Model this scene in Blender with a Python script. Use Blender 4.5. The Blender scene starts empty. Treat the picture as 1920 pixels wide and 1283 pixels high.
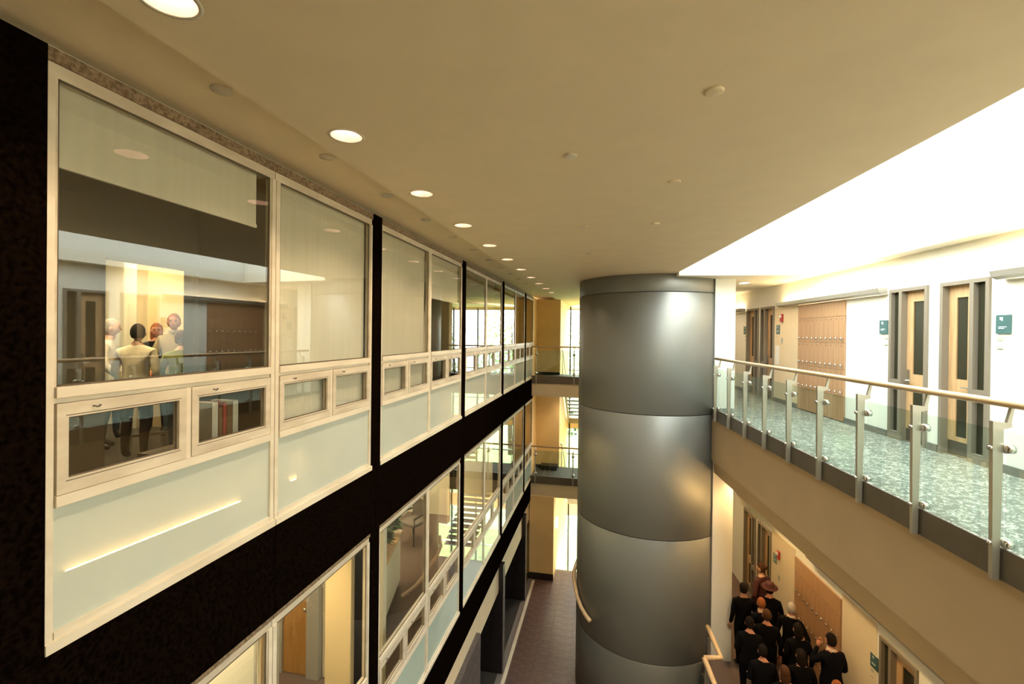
import bpy, math, random
from mathutils import Vector, Matrix
random.seed(7)
S = bpy.context.scene
C = S.collection
PI = math.pi

# ------------------------------------------------------------------ camera, world, exposure
EYE = Vector((0, 0, 8.6))
FPX = 865.0
th, ph, roll = math.atan(178 / FPX), .005, .011
Fw = Vector((-math.sin(th) * math.cos(ph), math.cos(th) * math.cos(ph), -math.sin(ph)))
R0 = Vector((math.cos(th), math.sin(th), 0))
U0 = R0.cross(Fw)
Rv = R0 * math.cos(roll) + U0 * math.sin(roll)
Uv = Rv.cross(Fw)
cd = bpy.data.cameras.new('camera')
cd.sensor_width = 36
cd.lens = FPX * 36 / 1920
cd.shift_y = -10.2 / 1920
cd.clip_start, cd.clip_end = .05, 300
cam = bpy.data.objects.new('camera', cd)
C.objects.link(cam)
cam.matrix_world = Matrix(((Rv.x, Uv.x, -Fw.x, EYE.x), (Rv.y, Uv.y, -Fw.y, EYE.y), (Rv.z, Uv.z, -Fw.z, EYE.z), (0, 0, 0, 1)))
S.camera = cam

W = bpy.data.worlds.new('overcast_sky')
S.world = W
W.use_nodes = True
W.node_tree.nodes['Background'].inputs[0].default_value = (.93, .985, 1, 1)
W.node_tree.nodes['Background'].inputs[1].default_value = 5.5

S.view_settings.view_transform = 'Standard'
S.view_settings.look = 'None'
S.view_settings.exposure = 1.25
S.view_settings.gamma = 1
S.view_settings.use_curve_mapping = False
S.cycles.use_denoising = True
S.cycles.sample_clamp_indirect = 6
S.cycles.max_bounces = 10
S.cycles.diffuse_bounces = 5
S.cycles.transparent_max_bounces = 24
S.cycles.caustics_reflective = False
S.cycles.caustics_refractive = False

# the right-hand side of the atrium runs 5.5 degrees off the left facade: q across it, s along it
A = math.atan(.0967)
CA, SA = math.cos(A), math.sin(A)
def RW(p): return Vector((p[0] * CA - p[1] * SA, p[0] * SA + p[1] * CA, p[2]))

def portal(name, loc, rot, sx, sy):
    l = bpy.data.lights.new(name, 'AREA'); l.shape = 'RECTANGLE'; l.size, l.size_y = sx, sy
    l.cycles.is_portal = True
    o = bpy.data.objects.new(name, l); o.location = loc; o.rotation_euler = rot; C.objects.link(o)
portal('skylight_portal', RW((3.65, 4.1, 10.2)), (0, 0, A), 2.5, 11.4)
portal('end_window_portal', (1, 21.3, 3.7), (PI / 2, 0, PI), 6.2, 12.4)

# ------------------------------------------------------------------ materials
MATS = {}
def mat(name, col, rough=.6, metal=0., spec=.5, var=.0, scale=8., bump=0., emit=None, es=0., stretch=None, col2=None, coat=0.):
    m = bpy.data.materials.new(name); m.use_nodes = True
    nt = m.node_tree; b = nt.nodes['Principled BSDF']
    b.inputs['Base Color'].default_value = (*col, 1)
    b.inputs['Roughness'].default_value = rough
    b.inputs['Metallic'].default_value = metal
    b.inputs['Specular IOR Level'].default_value = spec
    if coat: b.inputs['Coat Weight'].default_value = coat; b.inputs['Coat Roughness'].default_value = .04
    if var or bump or col2:
        tc = nt.nodes.new('ShaderNodeTexCoord'); n = nt.nodes.new('ShaderNodeTexNoise')
        n.inputs['Scale'].default_value = scale; n.inputs['Detail'].default_value = 5
        src = tc.outputs['Object']
        if stretch:
            mp = nt.nodes.new('ShaderNodeMapping'); mp.inputs['Scale'].default_value = stretch
            nt.links.new(src, mp.inputs[0]); src = mp.outputs[0]
        nt.links.new(src, n.inputs['Vector'])
        if var or col2:
            r = nt.nodes.new('ShaderNodeValToRGB')
            c2 = col2 or tuple(min(1, c * (1 + var)) for c in col)
            c1 = col if col2 else tuple(c * (1 - var) for c in col)
            r.color_ramp.elements[0].position, r.color_ramp.elements[1].position = .35, .65
            r.color_ramp.elements[0].color = (*c1, 1); r.color_ramp.elements[1].color = (*c2, 1)
            nt.links.new(n.outputs['Fac'], r.inputs[0]); nt.links.new(r.outputs[0], b.inputs['Base Color'])
        if bump:
            bp = nt.nodes.new('ShaderNodeBump'); bp.inputs['Strength'].default_value = bump; bp.inputs['Distance'].default_value = .01
            nt.links.new(n.outputs['Fac'], bp.inputs['Height']); nt.links.new(bp.outputs[0], b.inputs['Normal'])
    if emit:
        b.inputs['Emission Color'].default_value = (*emit, 1); b.inputs['Emission Strength'].default_value = es
    MATS[name] = m
    return m

def glass(name, tint, ior=1.6, rough=0.):
    m = bpy.data.materials.new(name); m.use_nodes = True; nt = m.node_tree; nt.nodes.clear()
    out = nt.nodes.new('ShaderNodeOutputMaterial'); mx = nt.nodes.new('ShaderNodeMixShader')
    tr = nt.nodes.new('ShaderNodeBsdfTransparent'); gl = nt.nodes.new('ShaderNodeBsdfGlossy'); fr = nt.nodes.new('ShaderNodeFresnel')
    tr.inputs[0].default_value = (*tint, 1); gl.inputs['Roughness'].default_value = rough; gl.inputs[0].default_value = (1, 1, 1, 1)
    geo = nt.nodes.new('ShaderNodeNewGeometry'); mth = nt.nodes.new('ShaderNodeMix'); mth.data_type = 'FLOAT'
    mth.inputs['A'].default_value = ior; mth.inputs['B'].default_value = 1 / ior
    nt.links.new(geo.outputs['Backfacing'], mth.inputs['Factor'])
    nt.links.new(mth.outputs['Result'], fr.inputs[0])
    nt.links.new(fr.outputs[0], mx.inputs[0]); nt.links.new(tr.outputs[0], mx.inputs[1]); nt.links.new(gl.outputs[0], mx.inputs[2])
    nt.links.new(mx.outputs[0], out.inputs[0])
    MATS[name] = m
    return m

mat('ceiling_paint', (.83, .67, .445), .85, var=.02, scale=3)
mat('corridor_ceiling', (.82, .76, .62), .8)
mat('white_paint', (.86, .84, .74), .7)
mat('cream_paint', (.74, .62, .42), .75, var=.02, scale=2)
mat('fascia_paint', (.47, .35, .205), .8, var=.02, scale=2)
mat('yellow_paint', (.90, .66, .31), .75, var=.03, scale=2)
mat('tan_paint', (.62, .44, .20), .75, var=.03, scale=2)
mat('room_yellow', (.72, .57, .33), .75)
mat('room_pale', (.78, .74, .58), .75)
mat('room_grey', (.42, .41, .36), .7)
mat('room_dark', (.10, .075, .04), .8)
mat('partition_brown', (.13, .095, .05), .75)
mat('black_granite', (.0040, .0022, .0012), .9, var=.6, scale=40, spec=.0, bump=.05)
mat('black_tile', (.012, .008, .008), .4, var=.3, scale=12)
mat('grey_tile', (.09, .072, .07), .38, var=.22, scale=9, bump=.05)
mat('floor_tile', (.118, .070, .056), .35, var=.25, scale=7, bump=.06)
mat('grout', (.20, .17, .15), .8)
mat('old_frame', (.62, .54, .41), .5, var=.0, col2=(.74, .66, .52), scale=5, stretch=(1, .3, 1), bump=.03)
mat('rusty_frame', (.13, .08, .04), .85, col2=(.30, .215, .13), scale=45, bump=.3)
mat('sash_frame', (.50, .42, .31), .55, col2=(.68, .60, .46), scale=7, stretch=(1, .3, 1), bump=.05)
mat('gasket', (.10, .075, .045), .8)
mat('spandrel', (.53, .565, .485), .012, spec=.6, var=.03, scale=1.5)
mat('spandrel_green', (.47, .57, .49), .012, spec=.6, var=.03, scale=1.5)
mat('shade_fabric', (.70, .68, .58), .85, var=.03, scale=3, stretch=(1, 6, .3))
mat('column_metal', (.24, .24, .218), .43, metal=.48, var=.02, scale=30, stretch=(1, 1, 6))
mat('column_core', (.03, .027, .022), .6)
mat('steel', (.55, .52, .45), .32, metal=.85)
mat('satin_post', (.50, .46, .37), .38, metal=.7)
mat('edge_plate', (.16, .135, .10), .42, metal=.55, var=.06, scale=4)
mat('chrome', (.75, .74, .70), .15, metal=1)
mat('door_frame', (.22, .185, .135), .5)
mat('dark_glass', (.035, .033, .018), .08, spec=.5)
mat('sign_teal', (.055, .125, .12), .4)
mat('sign_text', (.62, .72, .70), .5)
mat('plate_grey', (.40, .40, .33), .4)
mat('paper', (.84, .84, .78), .7)
mat('alarm_red', (.42, .03, .02), .4)
mat('baseboard_grey', (.16, .155, .13), .6)
mat('trough_metal', (.42, .39, .33), .4, metal=.4)
mat('tube_light', (1, .9, .7), .5, emit=(1, .74, .42), es=34)
mat('tube_light_low', (1, .9, .7), .5, emit=(1, .62, .24), es=75)
mat('lamp_glow', (1, .9, .8), .5, emit=(1, .84, .72), es=16)
mat('can_reflector', (.85, .62, .50), .25, metal=.6)
mat('disc_white', (.66, .58, .44), .5)
mat('panel_glow', (1, 1, 1), .5, emit=(1, .82, .52), es=3.5)
mat('sconce_glow', (1, 1, .9), .5, emit=(1, .85, .55), es=12)
mat('dark_metal', (.05, .045, .035), .4, metal=.5)
mat('tread', (.10, .085, .06), .6)
mat('stringer', (.40, .32, .16), .6)
mat('bark', (.10, .07, .045), .9, var=.3, scale=10)
mat('leaf', (.30, .42, .16), .6, var=.3, scale=2)
mat('leaf_pale', (.38, .48, .24), .6, var=.3, scale=2)
mat('leaf_dark', (.035, .09, .02), .6, var=.4, scale=6)
mat('lawn', (.28, .38, .13), .9, var=.25, scale=3)
mat('pot_white', (.7, .68, .6), .5)
mat('pot_brown', (.25, .12, .06), .6)
mat('mauve_carpet', (.15, .105, .085), .95, var=.15, scale=60)
mat('dark_floor', (.055, .05, .045), .35)
mat('bench_grey', (.09, .085, .08), .7)
mat('chair_fabric', (.20, .17, .15), .9, var=.1, scale=40)
mat('binder_red', (.35, .05, .03), .5)
mat('binder_white', (.65, .62, .52), .5)
mat('binder_brown', (.20, .11, .05), .5)
glass('window_glass', (.97, .97, .94), 1.68)
glass('clear_glass', (.96, .97, .95), 1.45)
glass('rail_glass', (.86, .93, .90), 1.5)
glass('shop_glass', (.55, .52, .42), 1.7)

def wood(name, c1, c2, scale, stretch, rough=.45):
    m = bpy.data.materials.new(name); m.use_nodes = True; nt = m.node_tree; b = nt.nodes['Principled BSDF']
    tc = nt.nodes.new('ShaderNodeTexCoord'); mp = nt.nodes.new('ShaderNodeMapping'); mp.inputs['Scale'].default_value = stretch
    n = nt.nodes.new('ShaderNodeTexNoise'); n.inputs['Scale'].default_value = scale; n.inputs['Detail'].default_value = 6
    r = nt.nodes.new('ShaderNodeValToRGB'); r.color_ramp.elements[0].color = (*c1, 1); r.color_ramp.elements[1].color = (*c2, 1)
    r.color_ramp.elements[0].position, r.color_ramp.elements[1].position = .3, .7
    nt.links.new(tc.outputs['Object'], mp.inputs[0]); nt.links.new(mp.outputs[0], n.inputs['Vector'])
    nt.links.new(n.outputs['Fac'], r.inputs[0]); nt.links.new(r.outputs[0], b.inputs['Base Color']); b.inputs['Roughness'].default_value = rough
    MATS[name] = m
wood('maple', (.50, .30, .14), (.62, .41, .21), 3, (8, 8, .7))
wood('rail_wood', (.60, .40, .20), (.74, .53, .30), 4, (6, .6, 6), .35)
wood('locker_wood', (.40, .22, .105), (.47, .28, .14), 3, (9, 9, .5))
wood('amber_wood', (.40, .20, .05), (.52, .29, .09), 3, (8, 8, .7))

def carpet():
    m = bpy.data.materials.new('teal_carpet'); m.use_nodes = True; nt = m.node_tree; b = nt.nodes['Principled BSDF']
    tc = nt.nodes.new('ShaderNodeTexCoord'); v = nt.nodes.new('ShaderNodeTexNoise'); v.inputs['Scale'].default_value = 13; v.inputs['Detail'].default_value = 1.5; v.inputs['Distortion'].default_value = 1.6
    r = nt.nodes.new('ShaderNodeValToRGB'); e = r.color_ramp.elements
    base, pale = (.165, .175, .145, 1), (.52, .52, .44, 1)
    e[0].position, e[0].color = .53, base; e[1].position, e[1].color = .57, pale
    x = e.new(.62); x.color = pale; y = e.new(.66); y.color = base
    n2 = nt.nodes.new('ShaderNodeTexNoise'); n2.inputs['Scale'].default_value = 160
    mx = nt.nodes.new('ShaderNodeMix'); mx.data_type = 'RGBA'; mx.blend_type = 'MULTIPLY'; mx.inputs['Factor'].default_value = .5
    nt.links.new(tc.outputs['Object'], v.inputs['Vector']); nt.links.new(tc.outputs['Object'], n2.inputs['Vector'])
    nt.links.new(v.outputs['Fac'], r.inputs[0]); nt.links.new(r.outputs[0], mx.inputs['A']); nt.links.new(n2.outputs['Color'], mx.inputs['B'])
    nt.links.new(mx.outputs['Result'], b.inputs['Base Color']); b.inputs['Roughness'].default_value = .95
    MATS['teal_carpet'] = m
carpet()

# ------------------------------------------------------------------ mesh helpers
class B:
    def __init__(s): s.v, s.f, s.m = [], [], []; s.k = 0
    def add(s, vs, fs):
        n = len(s.v); s.v += [Vector(p) for p in vs]; s.f += [tuple(n + i for i in q) for q in fs]; s.m += [s.k] * len(fs); return s
    def box(s, x0, x1, y0, y1, z0, z1):
        x0, x1 = min(x0, x1), max(x0, x1); y0, y1 = min(y0, y1), max(y0, y1); z0, z1 = min(z0, z1), max(z0, z1)
        return s.add([(x0, y0, z0), (x1, y0, z0), (x1, y1, z0), (x0, y1, z0), (x0, y0, z1), (x1, y0, z1), (x1, y1, z1), (x0, y1, z1)],
                     [(0, 3, 2, 1), (4, 5, 6, 7), (0, 1, 5, 4), (1, 2, 6, 5), (2, 3, 7, 6), (3, 0, 4, 7)])
    def prism(s, poly, z0, z1, tf=None):
        n = len(poly); vs = [(x, y, z0) for x, y in poly] + [(x, y, z1) for x, y in poly]
        if tf: vs = [tf(p) for p in vs]
        return s.add(vs, [tuple(reversed(range(n))), tuple(range(n, 2 * n))] + [(i, (i + 1) % n, n + (i + 1) % n, n + i) for i in range(n)])
    def tube(s, path, r, n=10, cap=True, up=(0, 0, 1)):
        path = [Vector(p) for p in path]; rr = r if isinstance(r, (list, tuple)) else [r] * len(path); vs = []
        for i, p in enumerate(path):
            d = (path[min(i + 1, len(path) - 1)] - path[max(i - 1, 0)]).normalized()
            u = Vector(up)
            if abs(d.dot(u)) > .95: u = Vector((1, 0, 0))
            a = d.cross(u).normalized(); b = a.cross(d)
            vs += [p + (a * math.cos(2 * PI * k / n) + b * math.sin(2 * PI * k / n)) * rr[i] for k in range(n)]
        fs = [(i * n + k, i * n + (k + 1) % n, (i + 1) * n + (k + 1) % n, (i + 1) * n + k) for i in range(len(path) - 1) for k in range(n)]
        if cap: fs += [tuple(reversed(range(n))), tuple(range((len(path) - 1) * n, len(path) * n))]
        return s.add(vs, fs)
    def cyl(s, p, q, r, n=16): return s.tube([p, q], r, n)
    def lathe(s, prof, c, n=20, flip=False):
        vs = []; c = Vector(c)
        for r, z in prof: vs += [c + Vector((r * math.cos(2 * PI * k / n), r * math.sin(2 * PI * k / n), z)) for k in range(n)]
        fs = [(i * n + k, i * n + (k + 1) % n, (i + 1) * n + (k + 1) % n, (i + 1) * n + k) for i in range(len(prof) - 1) for k in range(n)]
        return s.add(vs, fs)
    def disc(s, c, r, n=20, down=True):
        c = Vector(c); vs = [c + Vector((r * math.cos(2 * PI * k / n), r * math.sin(2 * PI * k / n), 0)) for k in range(n)]
        return s.add(vs, [tuple(reversed(range(n))) if down else tuple(range(n))])
    def ball(s, c, r, n=10, mseg=7):
        c = Vector(c); rx, ry, rz = r if isinstance(r, (tuple, list)) else (r, r, r); vs = []
        for i in range(mseg + 1):
            t = PI * i / mseg
            vs += [c + Vector((rx * math.sin(t) * math.cos(2 * PI * k / n), ry * math.sin(t) * math.sin(2 * PI * k / n), rz * math.cos(t))) for k in range(n)]
        return s.add(vs, [(i * n + k, (i + 1) * n + k, (i + 1) * n + (k + 1) % n, i * n + (k + 1) % n) for i in range(mseg) for k in range(n)])
    def xform(s, M):
        s.v = [M @ p for p in s.v]; return s

ORG, FR = {}, {}
def to_mesh(name, b, mats, org=(0, 0, 0), smooth=False):
    me = bpy.data.meshes.new(name); o = Vector(org)
    me.from_pydata([p - o for p in b.v], [], b.f)
    for m in (mats if isinstance(mats, (list, tuple)) else [mats]): me.materials.append(MATS[m])
    for p, k in zip(me.polygons, b.m): p.material_index = k; p.use_smooth = smooth
    me.update(); return me
def tag(o, label=None, cat=None, group=None, kind=None):
    if label: o['label'] = label
    if cat: o['category'] = cat
    if group: o['group'] = group
    if kind: o['kind'] = kind
    return o
def setloc(o, org, frame):
    o.location = RW(org) if frame == 'R' else Vector(org)
    if frame == 'R': o.rotation_euler = (0, 0, A)
    ORG[o] = Vector(org); FR[o] = frame
def thing(name, label, cat, org, group=None, frame='W', kind=None):
    o = bpy.data.objects.new(name, None); o.empty_display_size = .1; C.objects.link(o); setloc(o, org, frame)
    return tag(o, label, cat, group, kind)
def part(name, b, m, parent, smooth=False, label=None, kind=None):
    o = bpy.data.objects.new(name, to_mesh(name, b, m, ORG[parent], smooth)); C.objects.link(o); o.parent = parent; ORG[o] = ORG[parent]; FR[o] = FR[parent]
    return tag(o, label, None, None, kind)
def place(name, me, parent, loc, rz=0, orgs=None):
    o = bpy.data.objects.new(name, me); C.objects.link(o); o.parent = parent; o.location = Vector(loc) - ORG[parent]; o.rotation_euler = (0, 0, rz)
    ORG[o] = Vector(loc); return o
def solo(name, b, m, label, cat, group=None, frame='W', kind=None, smooth=False):
    xs = [p.x for p in b.v]; ys = [p.y for p in b.v]; zs = [p.z for p in b.v]
    org = ((min(xs) + max(xs)) / 2, (min(ys) + max(ys)) / 2, min(zs))
    o = bpy.data.objects.new(name, to_mesh(name, b, m, org, smooth)); C.objects.link(o); setloc(o, org, frame)
    return tag(o, label, cat, group, kind)
def bevel(o, w=.006, seg=2):
    md = o.modifiers.new('bevel', 'BEVEL'); md.width = w; md.segments = seg; md.limit_method = 'ANGLE'; return o
ORDN = ['first', 'second', 'third', 'fourth', 'fifth', 'sixth', 'seventh', 'eighth', 'ninth', 'tenth', 'eleventh', 'twelfth', 'thirteenth', 'fourteenth', 'fifteenth']
ST = 'structure'

# ------------------------------------------------------------------ the shell
ZG, Z2, Z3, ZC, ZL = 0., 3.53, 7.05, 9.92, 1.58      # ground, second, third floor, ceiling, lower right corridor
XF = -2.6                                               # left facade plane
QW = 5.155                                              # right corridor wall plane

# ground floor with its tiles
fl = solo('floor', B().box(-2.62, 6, -1.5, 16.9, -.3, -.012), 'grout', 'dark brown tiled ground floor of the atrium', 'floor', kind=ST)
cols = [(-2.36, -1.76), (-1.76, -1.46), (-1.46, -.86), (-.86, -.56), (-.56, .04)]
tm = {}
for w in (.3, .6):
    tm[w] = to_mesh('floor_tile', B().box(-w / 2 + .004, w / 2 - .004, -.148, .148, -.012, 0), 'floor_tile')
for j in range(20):
    for x0, x1 in cols:
        place('tile', tm[round(x1 - x0, 1)], fl, ((x0 + x1) / 2, 10.75 + .3 * j + .15, random.uniform(-.001, .001)))
for j in range(4):
    place('tile', tm[.6], fl, (-2.06, 10.75 - .3 * j - .15, 0)); place('tile', tm[.6], fl, (-1.16, 10.75 - .3 * j - .15, 0))
    place('tile', tm[.3], fl, (-1.61, 10.75 - .3 * j - .15, 0)); place('tile', tm[.3], fl, (-.71, 10.75 - .3 * j - .15, 0))

# atrium ceiling (left of the skylight), skylight well, corridor ceiling
def rq(q, s): v = RW((q, s, 0)); return (v.x, v.y)
b = B()
b.prism([(-2.03, -1.5), rq(2.394, -1.6), rq(2.394, 9.8), rq(2.394, 17.5), (-1.86, 21.2)], ZC, 10.3)
ceil_main = solo('ceiling', b, 'ceiling_paint', 'tan plaster ceiling over the atrium', 'ceiling', kind=ST)
solo('ceiling', B().prism([(-2.7, -1.5), (-1.98, -1.5), (-1.8, 21.2), (-2.7, 21.2)], ZC + .08, 10.3), 'ceiling_paint', 'narrow recessed ceiling strip along the old window wall', 'ceiling', kind=ST)
b = B().box(4.9, 5.5, -1.6, 17.5, 9.85, 10.06).box(2.394, 4.9, 9.8, 17.5, 9.85, 10.06)
solo('ceiling', b, 'corridor_ceiling', 'pale corridor ceiling around the end of the skylight', 'ceiling', frame='R', kind=ST)
sk = thing('window_1', 'long bright skylight over the right corridor balcony', 'skylight', (3.65, 4.1, 10.06), frame='R', kind=ST)
part('well_lining', B().box(2.3, 2.394, -1.6, 9.9, 10.3, 10.5).box(4.9, 5.5, -1.6, 9.9, 10.06, 10.5).box(2.3, 5.5, 9.8, 10.0, 10.06, 10.5).box(2.3, 5.5, -1.7, -1.6, 9.92, 10.5), 'white_paint', sk)
for i in range(4):
    part('glass_pane', B().box(2.35, 4.95, -1.6 + 2.87 * i, -1.6 + 2.87 * (i + 1) - .01, 10.5, 10.52), 'clear_glass', sk)

# rear wall and outer envelope
solo('wall_rear', B().box(-11.2, 7, -1.75, -1.5, -.3, 10.5), 'cream_paint', 'plain wall closing the near end of the atrium', 'wall', kind=ST)
solo('wall_far', B().box(-2.85, -2.6, 16.40, 21.2, -.3, ZC + .02), 'yellow_paint', 'narrow tan wall closing the old window wall at its far end', 'wall', kind=ST)
b = B().box(-11.2, -11, -1.5, 21.2, -.3, 10.5).box(-11, -2.66, -1.5, 21.2, 10.1, 10.5).box(-11, -2.66, 16.42, 16.6, -.3, 10.1)
solo('wall_outer', b, 'cream_paint', 'outer shell of the old building behind its rooms', 'wall', kind=ST)
b = B().box(QW + .3, QW + .5, -1.6, 17.6, -.3, 10.5).box(2.6, QW + .3, 17.3, 17.6, 1.0, 9.85)
solo('wall_outer', b, 'cream_paint', 'outer shell behind the right corridor wall', 'wall', frame='R', kind=ST)

# right corridor wall with its door openings, both levels
UP = [(6.15, 6.88), (7.1, 7.86), (11.84, 12.6), (12.72, 13.5)]
LO = [(6.1, 6.85), (7.18, 7.97), (11.84, 12.6), (12.72, 13.5)]
b = B()
for ops, z0, zt, z1 in ((UP, 6.9, 9.36, 10.06), (LO, ZL - .1, 3.84, 6.9)):
    s0 = -1.6
    for a_, c_ in ops:
        b.box(QW, QW + .3, s0, a_, z0, zt); s0 = c_
    b.box(QW, QW + .3, s0, 17.5, z0, zt); b.box(QW, QW + .3, -1.6, 17.5, zt, z1)
wr = solo('wall_right', b, 'white_paint', 'white corridor wall with doors on the right, both levels', 'wall', frame='R', kind=ST)
solo('wall_right', B().box(QW - .012, QW, 10.68, 11.80, Z3, 9.31).box(QW - .012, QW, 8.06, 8.98, ZL, 3.95).box(QW - .012, QW, 10.68, 11.80, ZL, 3.95), 'cream_paint', 'wall between far doors and lockers, warm lamplight put into its cream colour', 'wall', frame='R', kind=ST)  # cream colour stands in for warm lamplight on this stretch of wall
b = B()
for a_, c_ in ((-1.5, 6.12), (6.9, 7.08), (7.88, 8.98), (10.68, 11.82), (13.52, 17)): b.box(QW - .03, QW - .013, a_, c_, Z3, Z3 + .1)
solo('baseboard_right', b, 'baseboard_grey', 'grey rubber baseboard along the upper corridor wall', 'baseboard', frame='R', kind=ST)

# balcony slab, carpet, edge plate, fascia, lower corridor
solo('floor', B().box(3.251, QW + .3, -1.6, 17.5, 6.9, Z3), 'teal_carpet', 'teal patterned carpet of the upper right balcony corridor', 'floor', frame='R', kind=ST)
solo('floor', B().box(3.1, QW + .3, -1.6, 17.5, ZL - .2, ZL), 'mauve_carpet', 'dark carpet of the lower right corridor', 'floor', frame='R', kind=ST)
solo('trim_1', B().box(3.235, 3.25, -1.6, 10.3, 6.83, 7.065), 'edge_plate', 'grey metal edge plate along the balcony floor', 'trim', frame='R', kind=ST)
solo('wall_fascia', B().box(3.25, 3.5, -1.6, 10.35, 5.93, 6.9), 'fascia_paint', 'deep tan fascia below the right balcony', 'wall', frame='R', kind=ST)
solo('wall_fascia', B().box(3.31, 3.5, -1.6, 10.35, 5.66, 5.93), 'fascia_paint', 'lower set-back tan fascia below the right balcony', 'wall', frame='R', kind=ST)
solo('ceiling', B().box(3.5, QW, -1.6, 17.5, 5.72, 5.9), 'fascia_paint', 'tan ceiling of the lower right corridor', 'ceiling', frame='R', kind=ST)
solo('wall_pilaster', B().box(3.3, 3.72, 10.38, 10.9, ZL, 9.85), 'white_paint', 'square white pilaster beside the round column', 'pilaster', frame='R', kind=ST)

# ------------------------------------------------------------------ the big round column
CX, CY, CR = 1.04, 11.9, 1.73
col = thing('round_column', 'huge round column clad in satin grey metal panels', 'column', (CX, CY, 0))
part('core', B().lathe([(CR - .02, 0), (CR - .02, 9.919)], (CX, CY, 0), 72), 'column_core', col, smooth=True)
zj = [0, 1.61, 4.26, 6.91, 9.54, 9.915]
seams = [-157, -97 - 130, -30, 40, 110]
seams = [-156, -20, 70, 140]
for i in range(5):
    for j, a0 in enumerate(seams):
        a1 = seams[(j + 1) % 4]
        if a1 < a0: a1 += 360
        n = max(4, int((a1 - a0) / 4)); g = .10
        pts = [math.radians(a0 + g + (a1 - a0 - 2 * g) * t / n) for t in range(n + 1)]
        z0, z1 = zj[i] + .008, zj[i + 1] - (.008 if i < 4 else 0)
        vs = []
        for r_, z_ in ((CR - .018, z0), (CR - .003, z0), (CR, z0 + .004), (CR, z1 - .004), (CR - .003, z1), (CR - .018, z1)):
            vs += [(CX + r_ * math.cos(t), CY + r_ * math.sin(t), z_) for t in pts]
        m = n + 1
        fs = [(k * m + t, k * m + t + 1, (k + 1) * m + t + 1, (k + 1) * m + t) for k in range(5) for t in range(n)]
        part('cladding_panel', B().add(vs, fs), 'column_metal', col, smooth=True)

# curved wooden handrail on the column
hr = thing('curved_handrail', 'curved wooden handrail fixed to the foot of the round column', 'handrail', (CX - 1.6, CY - .9, 2.0))
pts = [(CX + 1.80 * math.cos(math.radians(a)), CY + 1.80 * math.sin(math.radians(a)), z) for a, z in ((-212, 2.62), (-195, 2.58), (-180, 2.53), (-172, 2.49), (-165, 2.44), (-158, 2.27), (-150, 2.15), (-144, 2.09), (-138, 2.04))]
part('rail', B().tube(pts, .048, 10), 'rail_wood', hr, True)
for a, z in ((-195, 2.55), (-165, 2.40), (-144, 2.05)):
    t = math.radians(a)
    part('bracket', B().tube([(CX + 1.72 * math.cos(t), CY + 1.72 * math.sin(t), z - .06), (CX + 1.80 * math.cos(t), CY + 1.80 * math.sin(t), z - .05), (CX + 1.80 * math.cos(t), CY + 1.80 * math.sin(t), z - .02)], .01, 6), 'steel', hr)

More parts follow.
